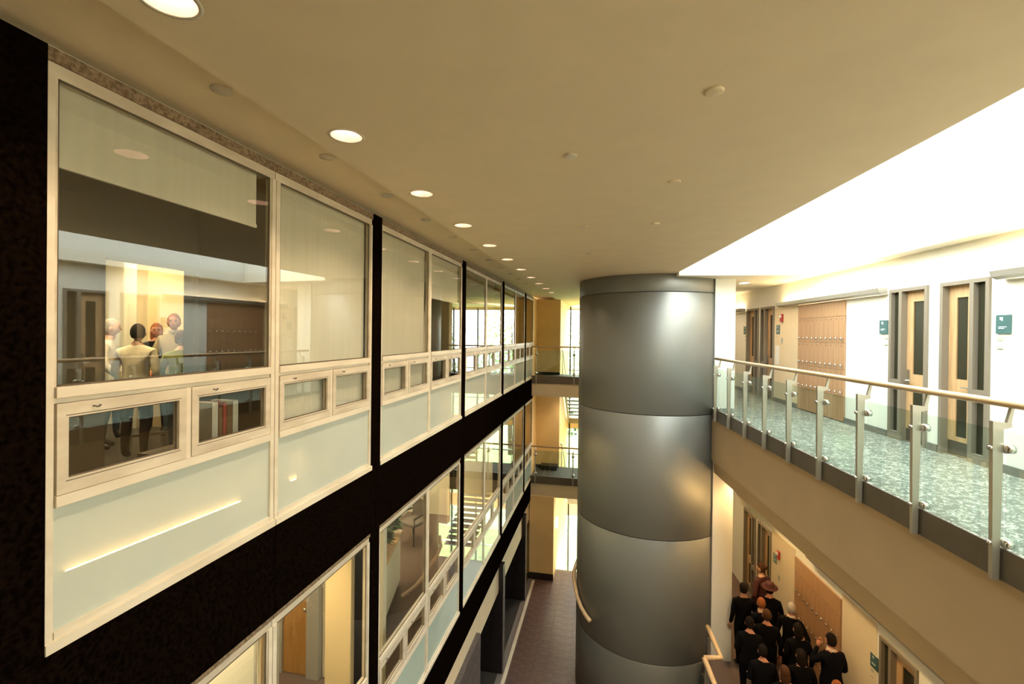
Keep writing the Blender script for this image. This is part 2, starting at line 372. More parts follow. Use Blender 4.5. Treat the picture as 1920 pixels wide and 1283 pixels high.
# ------------------------------------------------------------------ old window wall on the left
YC = [1.585 + 3.29 * k for k in range(5)]
HALF = []
for k in range(5):
    a0 = YC[k] + .1; mid = YC[k] + 1.645
    HALF.append((a0, mid - .004))
    if k < 4: HALF.append((mid + .004, YC[k + 1] - .1))
XG = -2.617
latch_me = to_mesh('latch', B().tube([(0, -.016, .0), (.008, -.016, 0), (.01, 0, -.007), (.008, .016, 0), (0, .016, 0)], .0035, 6), 'dark_metal')
def window(n, ya, yb, zb, zt, upper, idx):
    lab = '%s-floor window, %s from the near end of the black-framed wall' % ('third' if upper else 'second', ORDN[idx])
    w = thing('window_%d' % n, lab, 'window', ((XF), (ya + yb) / 2, zb), 'old steel windows', kind=ST)
    x0, x1 = XG - .04, XF + .004
    zt_, zm = zb + 1.22, zb + .71
    h0 = zt - .11
    part('jamb', B().box(x0, x1, ya, ya + .04, zb, h0), 'old_frame', w)
    part('jamb', B().box(x0, x1, yb - .04, yb, zb, h0), 'old_frame', w)
    part('sill', B().box(x0, x1 + .02, ya, yb, zb - .01, zb + .04).box(x0, x1, ya + .045, yb - .045, zb + .04, zb + .075), 'old_frame', w)
    part('head', B().box(x0, x1 - .01, ya, yb, h0, zt - .045), 'sash_frame', w)
    part('head_packing', B().box(x0, x1 + .005, ya, yb, zt - .045, zt + .02), 'rusty_frame', w)
    part('transom', B().box(x0, x1 + .012, ya + .045, yb - .045, zt_ - .012, zt_ + .04).box(x0, x1 - .01, ya + .045, yb - .045, zt_ - .04, zt_ - .012), 'old_frame', w)
    part('middle_rail', B().box(x0, x1 + .012, ya + .045, yb - .045, zm - .03, zm + .022), 'old_frame', w)
    ym = (ya + yb) / 2
    part('vent_mullion', B().box(x0, x1, ym - .016, ym + .016, zm + .022, zt_ - .04), 'old_frame', w)
    part('glazing_bead', B().box(XG + .005, x1 - .008, ya + .04, ya + .055, zt_ + .04, h0).box(XG + .005, x1 - .008, yb - .055, yb - .04, zt_ + .04, h0), 'sash_frame', w)
    part('gasket', B().box(XG + .004, XG + .009, ya + .055, ya + .063, zt_ + .04, h0).box(XG + .004, XG + .009, yb - .063, yb - .055, zt_ + .04, h0).box(XG + .004, XG + .009, ya + .055, yb - .055, zt_ + .04, zt_ + .05).box(XG + .004, XG + .009, ya + .055, yb - .055, h0 - .012, h0), 'gasket', w)
    part('upper_pane', B().box(XG - .004, XG + .004, ya + .04, yb - .04, zt_ + .035, h0 + .005), 'window_glass', w)
    part('spandrel_panel', B().box(XG - .03, XG + .006, ya + .04, yb - .04, zb + .07, zm - .025), 'spandrel' if upper else 'spandrel_green', w)
    for va, vb in ((ya + .05, ym - .02), (ym + .02, yb - .05)):
        z0, z1 = zm + .025, zt_ - .042; f = .05
        sm = part('vent_sash', B().box(x0 + .02, x1 + .005, va, va + f, z0, z1).box(x0 + .02, x1 + .005, vb - f, vb, z0, z1).box(x0 + .02, x1 + .005, va + f, vb - f, z0, z0 + f + .02).box(x0 + .02, x1 + .005, va + f, vb - f, z1 - f - .02, z1), 'sash_frame', w)
        part('gasket', B().box(XG + .004, XG + .008, va + f, vb - f, z0 + f + .02, z0 + f + .028).box(XG + .004, XG + .008, va + f, vb - f, z1 - f - .028, z1 - f - .02).box(XG + .004, XG + .008, va + f, va + f + .008, z0 + f, z1 - f).box(XG + .004, XG + .008, vb - f - .008, vb - f, z0 + f, z1 - f).box(x1 + .0045, x1 + .0056, va + f - .012, vb - f + .012, z0 + f + .008, z0 + f + .012).box(x1 + .0045, x1 + .0056, va + f - .012, vb - f + .012, z1 - f - .012, z1 - f - .008), 'gasket', sm)
        part('vent_pane', B().box(XG - .004, XG + .004, va + f - .005, vb - f + .005, z0 + f, z1 - f), 'window_glass', sm)
        place('latch', latch_me, sm, (x1 + .006, (va * .75 + vb * .25), z1 - .03))
    return w
nwin = 2
for i, (ya, yb) in enumerate(HALF):
    w = window(nwin, ya, yb, Z3 + .01, ZC, True, i); nwin += 1
    xs = XG - .05
    if i == 0:
        part('roller_shade', B().box(xs - .003, xs, ya + .03, yb - .13, 9.42, 9.88).box(xs - .012, xs + .008, ya + .03, yb - .13, 9.40, 9.425), 'shade_fabric', w)
    elif i in (1, 2):
        part('roller_shade', B().box(xs - .003, xs, ya + .02, yb - .06, 7.7, 9.88).box(xs - .012, xs + .008, ya + .02, yb - .06, 7.69, 7.71), 'shade_fabric', w)
    elif i == 3:
        part('roller_shade', B().box(xs - .003, xs, ya + .02, yb - .04, 9.15, 9.88).box(xs - .012, xs + .008, ya + .02, yb - .04, 9.14, 9.16), 'shade_fabric', w)
for i, (ya, yb) in enumerate(HALF):
    w = window(nwin, ya, yb, 3.47, 6.34, False, i); nwin += 1
tn = 2
for z0, z1, nm in ((6.34, 7.05, 'upper'), (2.76, 3.47, 'lower')):
    t = thing('trim_%d' % tn, '%s black stone band across the old window wall' % nm, 'spandrel band', (XF, 8, z0), kind=ST); tn += 1
    ys = [-1.5, 1.585 - 1.645] + [y for y in [1.585 + 1.645 * k for k in range(1, 9)]] + [16.42]
    for y0, y1 in zip(ys[:-1], ys[1:]):
        part('panel', B().box(-2.75, XF + .02, y0 + .003, y1 - .003, z0, z1), 'black_granite', t)
for k, y in enumerate(YC):
    o = solo('wall_pier', B().box(-2.8, XF + .016, y - .1, y + .1, 3.47, 6.34).box(-2.8, XF + .016, y - .1, y + .1, 7.05, ZC + .02), 'black_granite', '%s black steel pier from the near end between the old windows' % ORDN[k], 'pier', 'black piers of the old facade', kind=ST)
solo('wall_pier', B().box(-2.8, XF + .016, -1.5, 1.485, 7.05, ZC + .02).box(-2.8, XF + .016, -1.5, 1.485, 3.47, 6.34), 'black_granite', 'black stone cladding at the near left edge', 'wall', kind=ST)

# ground storey below the windows: tan bulkhead, tiled wall, tiled piers, shop glazing
solo('wall_bulkhead', B().box(-2.78, -2.62, -1.5, 16.42, 2.05, 2.76), 'cream_paint', 'tan bulkhead under the lower black band', 'wall', kind=ST)
tw = solo('wall_tiled', B().box(-2.78, -2.535, 5.6, 9.35, 0, 2.30), 'grout', 'grey tiled wall stub under the old windows', 'wall', kind=ST)
t1 = to_mesh('wall_tile', B().box(0, .012, -.296, .296, -.146, .146), 'grey_tile')
t2 = to_mesh('wall_tile_edge', B().box(-.118, .118, -.296, .296, 0, .01), 'grey_tile')
for j in range(6):
    for k in range(7): place('tile', t1, tw, (-2.535, 9.05 - .6 * j, 2.15 - .30 * k))
    place('tile', t2, tw, (-2.655, 9.05 - .6 * j, 2.30))
for k, y in enumerate((11.36, 14.65)):
    pr = solo('wall_fin', B().box(-3.4, -2.50, y, y + .22, 0, 2.05).box(-2.61, -2.50, y, y + .22, 2.05, 2.74), 'black_tile', '%s black tiled fin wall beside the shop glazing' % ('near', 'far')[k], 'wall', 'black tiled fin walls', kind=ST)
    me = to_mesh('fin_tile', B().box(-.146, .146, -.008, 0, -.146, .146), 'black_tile')
    for a in range(3):
        for c in range(7): place('tile', me, pr, (-2.65 - .3 * a, y, .15 + .3 * c))
    me = to_mesh('fin_edge_tile', B().box(0, .008, -.106, .106, -.296, .296), 'grey_tile')
    for c in range(4): place('tile', me, pr, (-2.50, y + .11, .32 + .61 * c))
solo('trim_4', B().box(-2.46, -2.37, 9.4, 15.9, -.005, .018), 'old_frame', 'pale floor track along the shop glazing', 'trim', kind=ST)
sw = thing('window_%d' % nwin, 'dark ground-floor shop glazing behind the pale floor track', 'window', (-2.75, 12.5, 0), kind=ST); nwin += 1
for y0, y1 in ((9.4, 11.36), (11.58, 14.65), (14.87, 16.4)):
    part('glass_pane', B().box(-3.405, -3.395, y0, y1, .05, 2.05), 'shop_glass', sw)
    part('frame', B().box(-3.43, -3.37, y0, y1, 0, .05).box(-3.43, -3.37, y0, y0 + .05, .05, 2.05).box(-3.43, -3.37, y1 - .05, y1, .05, 2.05), 'dark_metal', sw)
solo('floor', B().box(-11, -2.62, -1.5, 16.42, -.3, -.01), 'dark_floor', 'dark floor inside the ground-floor rooms', 'floor', kind=ST)

# ------------------------------------------------------------------ rooms behind the old windows
solo('floor', B().box(-11, -2.75, -1.5, 16.42, 6.5, 7.03), 'dark_floor', 'dark glossy floor of the third-floor rooms', 'floor', kind=ST)
solo('floor', B().box(-11, -2.75, -1.5, 16.42, 2.95, 3.5), 'mauve_carpet', 'brown carpet of the second-floor rooms', 'floor', kind=ST)
solo('ceiling', B().box(-11, -2.7, -1.5, 16.42, 9.93, 10.1), 'room_pale', 'ceiling of the third-floor rooms', 'ceiling', kind=ST)
solo('ceiling', B().box(-11, -2.76, -1.5, 16.42, 6.36, 6.5), 'room_pale', 'ceiling of the second-floor rooms', 'ceiling', kind=ST)
# meeting room seen through the first window: dark ante-room partition with a wide opening
b = B().box(-3.7, -3.6, -1.4, 2.71, 7.03, 9.93).box(-3.7, -3.6, 3.44, 6.3, 7.03, 9.93).box(-3.7, -3.6, 2.71, 3.44, 9.13, 9.93)
solo('wall_partition', b, 'partition_brown', 'dark partition with a wide doorway behind the first window', 'wall', kind=ST)
solo('wall_partition', B().box(-11, -2.72, 6.30, 6.45, 7.03, 9.93), 'room_grey', 'cross wall behind the fourth third-floor window', 'wall', kind=ST)
solo('wall_partition', B().box(-3.6, -2.72, 3.5, 3.6, 7.03, 9.93), 'partition_brown', 'short brown wall beside the meeting room doorway', 'wall', kind=ST)
solo('wall_room', B().box(-7.35, -3.75, 6.18, 6.28, 7.03, 9.9), 'room_yellow', 'warm yellow back wall of the meeting room', 'wall', kind=ST)
solo('wall_room', B().box(-7.6, -7.35, 6.0, 6.28, 7.03, 9.9), 'room_pale', 'pale pillar at the corner of the meeting room', 'wall', kind=ST)
solo('wall_room', B().box(-10.9, -7.6, 6.2, 6.28, 7.03, 9.9), 'room_pale', 'pale wall left of the meeting room pillar', 'wall', kind=ST)
solo('wall_room', B().box(-6.2, -6.05, 8.3, 16.3, 7.03, 9.9).box(-3.3, -3.2, 6.5, 8.1, 7.03, 9.0), 'room_pale', 'pale wall inside the far third-floor rooms', 'wall', kind=ST)
def troffer(name, x, y, z, w, d, label, power, col=(1, .78, .45)):
    t = thing(name, label, 'ceiling light', (x, y, z - .05), 'recessed ceiling panels')
    part('frame', B().box(x - w / 2 - .03, x + w / 2 + .03, y - d / 2 - .03, y - d / 2, z - .04, z).box(x - w / 2 - .03, x + w / 2 + .03, y + d / 2, y + d / 2 + .03, z - .04, z).box(x - w / 2 - .03, x - w / 2, y - d / 2, y + d / 2, z - .04, z).box(x + w / 2, x + w / 2 + .03, y - d / 2, y + d / 2, z - .04, z), 'pot_white', t)
    part('diffuser', B().box(x - w / 2, x + w / 2, y - d / 2, y + d / 2, z - .025, z - .005), 'panel_glow', t)
    l = bpy.data.lights.new('panel_light', 'AREA'); l.shape = 'RECTANGLE'; l.size, l.size_y = w, d; l.energy = power; l.color = col
    o = bpy.data.objects.new('panel_light', l); C.objects.link(o); o.parent = t; o.location = (0, 0, -.01)
troffer('ceiling_panel_light', -5.6, 4.3, 9.93, .6, 1.2, 'square ceiling light nearest the meeting room doorway', 21)
troffer('ceiling_panel_light', -7.2, 5.1, 9.93, .6, 1.2, 'square ceiling light over the back of the meeting room', 17)
troffer('ceiling_panel_light', -4.9, 2.3, 6.36, .6, 1.2, 'ceiling light in the room behind the second-floor near windows', 20)
troffer('ceiling_panel_light', -3.3, 3.6, 6.36, .3, 1.2, 'ceiling light over the yellow second-floor passage', 14)
troffer('ceiling_panel_light', -5.2, 5.2, 6.36, .6, .6, 'ceiling light by the second-floor wooden door', 20)
troffer('ceiling_panel_light', -5.2, 8.4, 6.36, .6, 1.2, 'ceiling light over the reception counter', 22)
troffer('ceiling_panel_light', -5.2, 11.5, 6.36, .6, 1.2, 'ceiling light at the far end of the reception', 20)
# meeting table
t = thing('meeting_table', 'long pale-topped meeting table among the standing people', 'table', (-6.0, 5.2, 7.03))
M = Matrix.Translation((-5.95, 5.18, 0)) @ Matrix.Rotation(math.radians(50), 4, 'Z')
part('tabletop', B().box(-.36, .36, -.19, .19, 7.74, 7.78).xform(M), 'pot_white', t)
for sx in (-1, 1):
    for sy in (-1, 1): part('leg', B().box(sx * .31 - .02, sx * .31 + .02, sy * .16 - .02, sy * .16 + .02, 7.03, 7.74).xform(M), 'steel', t)
part('stretcher', B().box(-.29, .29, -.02, .02, 7.18, 7.22).xform(M), 'steel', t)
solo('paper_tray', B().box(-.16, .16, -.1, .1, 7.78, 7.80).box(-.16, -.15, -.1, .1, 7.80, 7.88).box(.15, .16, -.1, .1, 7.80, 7.88).box(-.16, .16, .09, .1, 7.80, 7.88).box(-.14, .14, -.09, .08, 7.80, 7.85).xform(Matrix.Translation((-5.84, 5.33, 0)) @ Matrix.Rotation(.87, 4, 'Z') @ Matrix.Scale(.8, 4, (1, 0, 0))), 'bench_grey', 'grey open tray on the meeting table by the tall man', 'tray')
solo('paper_sheet', B().box(-.15, .15, -.1, .1, 7.781, 7.785).xform(Matrix.Translation((-6.06, 5.06, 0)) @ Matrix.Scale(.8, 4, (1, 0, 0)) @ Matrix.Rotation(.5, 4, 'Z')), 'paper', 'white sheet of paper on the near end of the meeting table', 'paper')
# binders by the right-hand vent of the first window
bx = 0
for k, (m_, w_, h_, d_) in enumerate((('binder_white', .05, .30, 'pale binder nearest the doorway'), ('binder_brown', .035, .26, 'thin brown binder between the pale ones'), ('binder_red', .03, .29, 'thin red binder'), ('binder_brown', .05, .27, 'wide brown binder'), ('binder_white', .05, .29, 'pale binder farthest from the doorway'))):
    y = 2.82 + bx; bx += w_ + .006
    solo('binder', B().box(-2.98, -2.78, y, y + w_, 7.78, 7.78 + h_), m_, d_ + ' on the shelf behind the first window', 'binder', 'binders on the window shelf')
sh = thing('low_shelf', 'low dark shelf under the first window', 'shelf', (-2.9, 2.9, 7.03))
part('top', B().box(-3.05, -2.74, 2.5, 3.2, 7.75, 7.78), 'partition_brown', sh)
for y in (2.5, 3.17): part('side', B().box(-3.05, -2.74, y, y + .03, 7.03, 7.75), 'partition_brown', sh)
part('shelf_board', B().box(-3.04, -2.75, 2.53, 3.17, 7.4, 7.42), 'partition_brown', sh)

# second-floor passage: yellow walls, doors
solo('wall_partition', B().box(-3.75, -3.6, -1.4, 4.2, 3.5, 6.36), 'room_pale', 'pale yellow wall in the second-floor passage', 'wall', kind=ST)
solo('wall_partition', B().box(-3.10, -2.78, 4.70, 4.90, 3.5, 6.36), 'room_yellow', 'yellow wall end behind the second-floor windows', 'wall', kind=ST)
solo('wall_partition', B().box(-10.9, -4.72, 6.1, 6.2, 3.5, 6.36).box(-4.06, -3.1, 6.1, 6.2, 3.5, 6.36).box(-4.72, -4.06, 6.1, 6.2, 5.62, 6.36), 'room_pale', 'pale wall with a door across the second floor', 'wall', kind=ST)
d = thing('door_1', 'amber wooden door in a grey frame in the second-floor passage', 'door', (-4.4, 6.1, 3.5), kind=ST)
part('frame', B().box(-4.28, -4.08, 6.02, 6.1, 3.5, 5.62).box(-4.78, -4.70, 6.04, 6.1, 3.5, 5.62).box(-4.78, -4.08, 6.04, 6.1, 5.56, 5.66), 'room_grey', d)
lf = part('leaf', B().box(-4.70, -4.28, 6.07, 6.11, 3.51, 5.56), 'amber_wood', d)
part('handle', B().lathe([(.0, .05), (.03, .04), (.03, .02), (.012, .012), (.012, 0)], (0, 0, 0), 12).xform(Matrix.Translation((-4.32, 6.07, 4.5)) @ Matrix.Rotation(PI / 2, 4, 'X')), 'chrome', lf, True)
d = thing('door_2', 'orange wooden door edge at the end of the pale yellow wall', 'door', (-3.66, 4.3, 3.5), kind=ST)
part('leaf', B().box(-3.70, -3.64, 4.22, 4.46, 3.51, 5.9), 'amber_wood', d)
part('frame', B().box(-3.74, -3.58, 4.2, 4.22, 3.5, 5.96).box(-3.74, -3.58, 4.46, 4.56, 3.5, 5.96).box(-3.74, -3.58, 4.2, 4.56, 5.9, 5.96), 'room_grey', d)
solo('conduit_pipe', B().tube([(-2.72, 3.23, 3.52), (-2.72, 3.23, 6.3)], .012, 8), 'pot_white', 'thin white pipe behind the second-floor mullion', 'pipe', smooth=True)
# reception office: counter, plants, chair
ct = thing('reception_counter', 'pale reception counter with a wooden top on the second floor', 'counter', (-4.1, 8.0, 3.5))
M = Matrix.Translation((-4.12, 7.9, 0)) @ Matrix.Rotation(math.radians(14), 4, 'Z')
part('body', B().box(-.26, .26, -.95, .75, 3.6, 4.56).xform(M), 'room_pale', ct)
part('plinth', B().box(-.23, .23, -.92, .72, 3.5, 3.6).xform(M), 'bench_grey', ct)
bevel(part('worktop', B().box(-.30, .30, -1.0, .8, 4.56, 4.60).xform(M), 'maple', ct))
def pot_plant(x, y, z, h, r, label, pm):
    p = thing('potted_plant', label, 'plant', (x, y, z), 'plants on the reception counter')
    part('pot', B().lathe([(0, 0), (r * .5, 0), (r * .7, r * 1.1), (r * .62, r * 1.1), (r * .6, r * .95), (0, r * .95)], (x, y, z), 16), pm, p, True)
    b = B()
    for k in range(150):
        a = random.uniform(0, 2 * PI); e = random.uniform(.2, 1.0); l = h * random.uniform(.6, 1.0)
        d_ = Vector((math.cos(a) * (1 - e * .6), math.sin(a) * (1 - e * .6), e)).normalized(); n_ = d_.cross(Vector((0, 0, 1))).normalized() * .034
        o_ = Vector((x, y, z + r)) + d_ * l * .35; m_ = Vector((x, y, z + r)) + d_ * l * .7; t_ = Vector((x, y, z + r * .8)) + d_ * l + Vector((0, 0, -.05))
        b.add([o_, m_ - n_, t_, m_ + n_], [(0, 1, 2, 3)])
        b.add([Vector((x, y, z + r * .9)), o_, o_ + Vector((.004, 0, 0))], [(0, 1, 2)])
    part('foliage', b, 'leaf_dark', p, kind='stuff')
pot_plant(-3.96, 7.15, 4.60, .40, .10, 'leafy plant in a brown pot at the near end of the counter', 'pot_brown')
pot_plant(-4.12, 7.88, 4.60, .46, .09, 'bushy plant in a white pot mid-way along the counter', 'pot_white')
pot_plant(-4.24, 8.58, 4.60, .40, .08, 'trailing plant in a small white pot at the far end of the counter', 'pot_white')
def armchair(x, y, z, rz, label):
    c = thing('visitor_chair', label, 'chair', (x, y, z))
    M = Matrix.Translation((x, y, z)) @ Matrix.Rotation(rz, 4, 'Z')
    bevel(part('seat', B().box(-.26, .26, -.25, .25, .42, .50).xform(M), 'chair_fabric', c), .03, 3)
    bevel(part('backrest', B().prism([(-.24, .55), (.24, .55), (.27, .80), (.22, .96), (-.22, .96), (-.27, .80)], .24, .30, lambda p: (p[0], p[2], p[1])).xform(M), 'chair_fabric', c), .02, 3)
    for sx in (-1, 1):
        part('leg', B().tube([(sx * .27, -.26, 0), (sx * .27, -.24, .64)], .014, 8).xform(M), 'dark_metal', c, True)
        part('leg', B().tube([(sx * .27, .30, 0), (sx * .27, .24, .45), (sx * .25, .27, .62)], .014, 8).xform(M), 'dark_metal', c, True)
        part('armrest', B().tube([(sx * .27, -.25, .64), (sx * .275, 0, .68), (sx * .27, .26, .66)], .022, 8).xform(M), 'dark_metal', c, True)
armchair(-4.62, 10.62, 3.5, -.35, 'grey upholstered armchair behind the reception counter')
solo('wall_room', B().box(-5.6, -5.5, 6.2, 12.3, 3.5, 6.36).box(-5.5, -2.8, 12.3, 12.4, 3.5, 6.36), 'room_pale', 'pale walls of the reception office', 'wall', kind=ST)
b = B(); ring = [(-3.05 - .28 * i ** 1.0 * 0 - 1.4 * (1 - math.cos(i / 10 * 1.4)), 8.9 - 2.5 * math.sin(i / 10 * 1.4) + 0) for i in range(11)]
solo('floor_strip', B().tube([(x, y, 3.503) for x, y in ring], .03, 6), 'binder_brown', 'curved brown edge strip between carpet and dark floor', 'floor strip')

# ------------------------------------------------------------------ far end: block, bridges, stairs, window wall
solo('wall_far', B().box(-2.6, -1.72, 17.4, 21.2, 2.92, ZC + .02).box(-2.6, -1.75, 16.06, 21.2, -2.5, 2.92), 'yellow_paint', 'tall tan wall block at the far end of the atrium', 'wall', kind=ST)
solo('baseboard_far', B().box(-2.6, -1.74, 16.035, 16.06, 0, .22).box(-2.6, -1.72, 17.37, 17.4, Z2, Z2 + .13).box(-2.6, -1.72, 17.37, 17.4, Z3, Z3 + .13), 'black_tile', 'dark baseboard at the foot of the tan far block', 'baseboard', kind=ST)
def bridge(z, nm):
    br = thing('footbridge', '%s footbridge with a dark floor across the far end' % nm, 'bridge', (0, 16.9, z - .6), 'footbridges across the far end', kind=ST)
    part('deck', B().box(-2.6, 2.6, 16.1, 17.6, z - .2, z), 'bench_grey', br)
    part('edge_plate', B().box(-2.6, 2.6, 16.07, 16.1, z - .2, z + .06), 'edge_plate', br)
    part('beam', B().box(-2.6, 2.6, 16.1, 16.4, z - .66, z - .2), 'cream_paint', br)
    gr = thing('glass_railing', 'glass railing with wooden handrail on the %s far footbridge' % nm, 'railing', (-1, 16.2, z), 'far footbridge railings')
    part('handrail', B().tube([(-2.6, 16.17, z + 1.08), (2.0, 16.17, z + 1.08)], .028, 10), 'rail_wood', gr, True)
    for x in (-2.42, -1.1, .2):
        p = part('post', B().box(x - .02, x + .02, 16.05, 16.07, z - .2, z + .98).tube([(x, 16.06, z + .96), (x, 16.17, z + 1.07)], .012, 6), 'satin_post', gr)
        for zz in (z + .15, z + .82): part('clamp', B().cyl((x, 16.03, zz), (x, 16.15, zz), .05, 10), 'chrome', p, True)
    for x0, x1 in ((-2.4, -1.12), (-1.08, .18)): part('glass_panel', B().box(x0, x1, 16.115, 16.127, z + .06, z + .95), 'rail_glass', gr)
bridge(Z3 + .04, 'upper'); bridge(Z2 + .03, 'lower')
solo('floor_bench', B().box(-2.35, -1.76, 17.05, 17.35, Z2 + .03, Z2 + .16).box(-2.38, -1.73, 17.02, 17.36, Z2 + .16, Z2 + .2), 'dark_metal', 'low black floor unit against the block on the lower footbridge', 'bench')
def stair(z0, z1, nm):
    st = thing('open_stair', '%s open-riser stair flight in front of the end windows' % nm, 'stairs', (-1, 19, z0), 'open stairs')
    zm = z0 + (z1 - z0) * .41; n = 10
    for k in range(n):
        z = z1 - (k + 1) * (z1 - zm) / (n + 1); y = 17.65 + .26 * k
        part('tread', B().box(-1.58, -.35, y, y + .29, z - .04, z), 'tread', st)
    for x in (-1.62, -.35): part('stringer', B().prism([(17.6, z1 - .28), (17.6, z1 + .02), (20.3, zm + .06), (20.3, zm - .26)], x, x + .05, lambda p: (p[2], p[0], p[1])), 'stringer', st)
    part('landing', B().box(-1.62, 1.2, 20.2, 21.0, zm - .22, zm), 'stringer', st)
    for k in range(n):
        z = z0 + (k + 1) * (zm - z0) / (n + 1); y = 17.65 + .26 * k
        part('tread', B().box(-.15, 1.1, y, y + .29, z - .04, z), 'tread', st)
    part('handrail', B().tube([(-1.64, 17.3, z1 + .95), (-1.64, 17.6, z1 + .95), (-1.64, 20.3, zm + .95)], .022, 8), 'steel', st, True)
    part('baluster', B().tube([(-1.64, 17.6, z1 - .1), (-1.64, 17.6, z1 + .95)], .014, 6), 'steel', st, True); part('baluster', B().tube([(-1.64, 19, (z1 + zm) / 2 - .1), (-1.64, 19, (z1 + zm) / 2 + .93)], .014, 6), 'steel', st, True)
stair(Z2, Z3, 'upper'); stair(0, Z2, 'lower')
ew = thing('window_%d' % nwin, 'tall glazed end wall with trees outside', 'window', (1, 21.1, -2), kind=ST); nwin += 1
vx = [-1.98, -1.62, -.45, .75, 1.95, 3.15, 4.2]
vz = [-2.3, -1.35, -.3, .42, 2.2, 3.2, 4.39, 5.6, 7.0, 9.75]
for x in vx: part('mullion', B().box(x - .03, x + .03, 21.0, 21.12, -2.4, 9.9), 'dark_metal', ew)
for z in vz:
    for x0, x1 in zip(vx[:-1], vx[1:]): part('rail', B().box(x0 + .03, x1 - .03, 21.02, 21.1, z - .025, z + .025), 'steel', ew)
for x0, x1 in zip(vx[:-1], vx[1:]):
    for z0, z1 in zip(vz[:-1], vz[1:]): part('pane', B().box(x0 + .03, x1 - .03, 21.055, 21.063, z0 + .025, z1 - .025), 'clear_glass', ew)
part('post', B().box(-1.93, -1.77, 20.85, 21.0, -2.4, 9.9), 'yellow_paint', ew)
b = B().box(-1.98, 4.2, 21.0, 21.2, .42, 1.0).box(-2.62, -1.98, 21.0, 21.2, -2.4, 9.92).box(4.2, 6.2, 21.0, 21.2, -2.4, 9.92).box(-2.62, 6.2, 21.0, 21.2, 9.78, 10.3).box(-1.98, 4.2, 21.0, 21.2, 4.39, 4.75)
solo('wall_end', b, 'yellow_paint', 'tan wall bands around the end windows', 'wall', kind=ST)
b = B().box(2.6, 6.2, 16.4, 21, -.3, 1.0).box(6.0, 6.2, 16.4, 21.2, -.3, 10.3).box(-1.75, 6.2, 16.9, 21.2, -2.6, -2.42)
solo('wall_stairwell', b, 'cream_paint', 'pale lower walls of the stairwell', 'wall', kind=ST)
b = B().prism([rq(2.394, 17.4), (6.2, 17.5), (6.2, 21.2), (-1.2, 21.2)], 9.86, 10.3)
solo('ceiling', b, 'corridor_ceiling', 'pale ceiling over the end stairwell', 'ceiling', kind=ST)
sc = thing('wall_sconce', 'small lit sconce on the side of the tan far block', 'lamp', (-1.73, 16.8, 1.6))
part('backplate', B().box(-1.752, -1.735, 16.72, 16.86, 1.55, 1.95), 'steel', sc)
part('diffuser', B().box(-1.735, -1.67, 16.74, 16.84, 1.57, 1.93), 'sconce_glow', sc)
sg = thing('hanging_sign', 'grey sign with a dark arrow emblem hung by the end window', 'sign', (-1.35, 17.62, 2.72))
part('board', B().box(-1.62, -.6, 17.62, 17.65, 2.40, 2.80), 'plate_grey', sg)
part('emblem', B().prism([(-1.42, 2.58), (-1.30, 2.70), (-1.18, 2.58), (-1.26, 2.58), (-1.26, 2.48), (-1.34, 2.48), (-1.34, 2.58)], 17.61, 17.62, lambda p: (p[0], p[2], p[1])), 'dark_metal', sg)

# outside
solo('lawn', B().box(-40, 40, 21.4, 90, -2.9, -2.6), 'lawn', 'green lawn outside the end windows', 'lawn', kind=ST)
def tree(x, y, h, r, mt, label, n=1700):
    t = thing('tree', label, 'tree', (x, y, -1), 'trees outside the end windows')
    part('trunk', B().tube([(x, y, -1), (x + .1, y, h * .3), (x - .05, y + .1, h * .6), (x, y, h * .85)], [.22, .17, .11, .04], 8), 'bark', t, True)
    b = B()
    for k in range(n):
        a = random.uniform(0, 2 * PI); u = random.uniform(-1, 1); rr = random.random() ** .4
        p = Vector((x + r * rr * math.cos(a) * math.sqrt(1 - u * u), y + r * rr * math.sin(a) * math.sqrt(1 - u * u), h * .6 + h * .45 * rr * u))
        d1 = Vector((random.uniform(-1, 1), random.uniform(-1, 1), random.uniform(-1, 1))).normalized(); d2 = d1.orthogonal().normalized(); s_ = random.uniform(.10, .22)
        b.add([p - d1 * s_, p - d2 * s_ * .6, p + d1 * s_, p + d2 * s_ * .6], [(0, 1, 2, 3)])
    part('crown', b, mt, t, kind='stuff')
tree(-2.8, 31, 9.5, 2.4, 'leaf_pale', 'pale green tree seen left through the end windows')
tree(2.2, 36, 11, 3.0, 'leaf', 'broad green tree in the middle outside the end windows')
tree(8.0, 33, 10, 3.0, 'leaf_pale', 'pale green tree seen right outside the end windows')
tree(-7, 38, 8, 3.2, 'leaf', 'green tree far left beyond the lawn')
tree(-3.4, 37, 2.6, 1.5, 'leaf_dark', 'dark round shrub on the lawn', 1200)

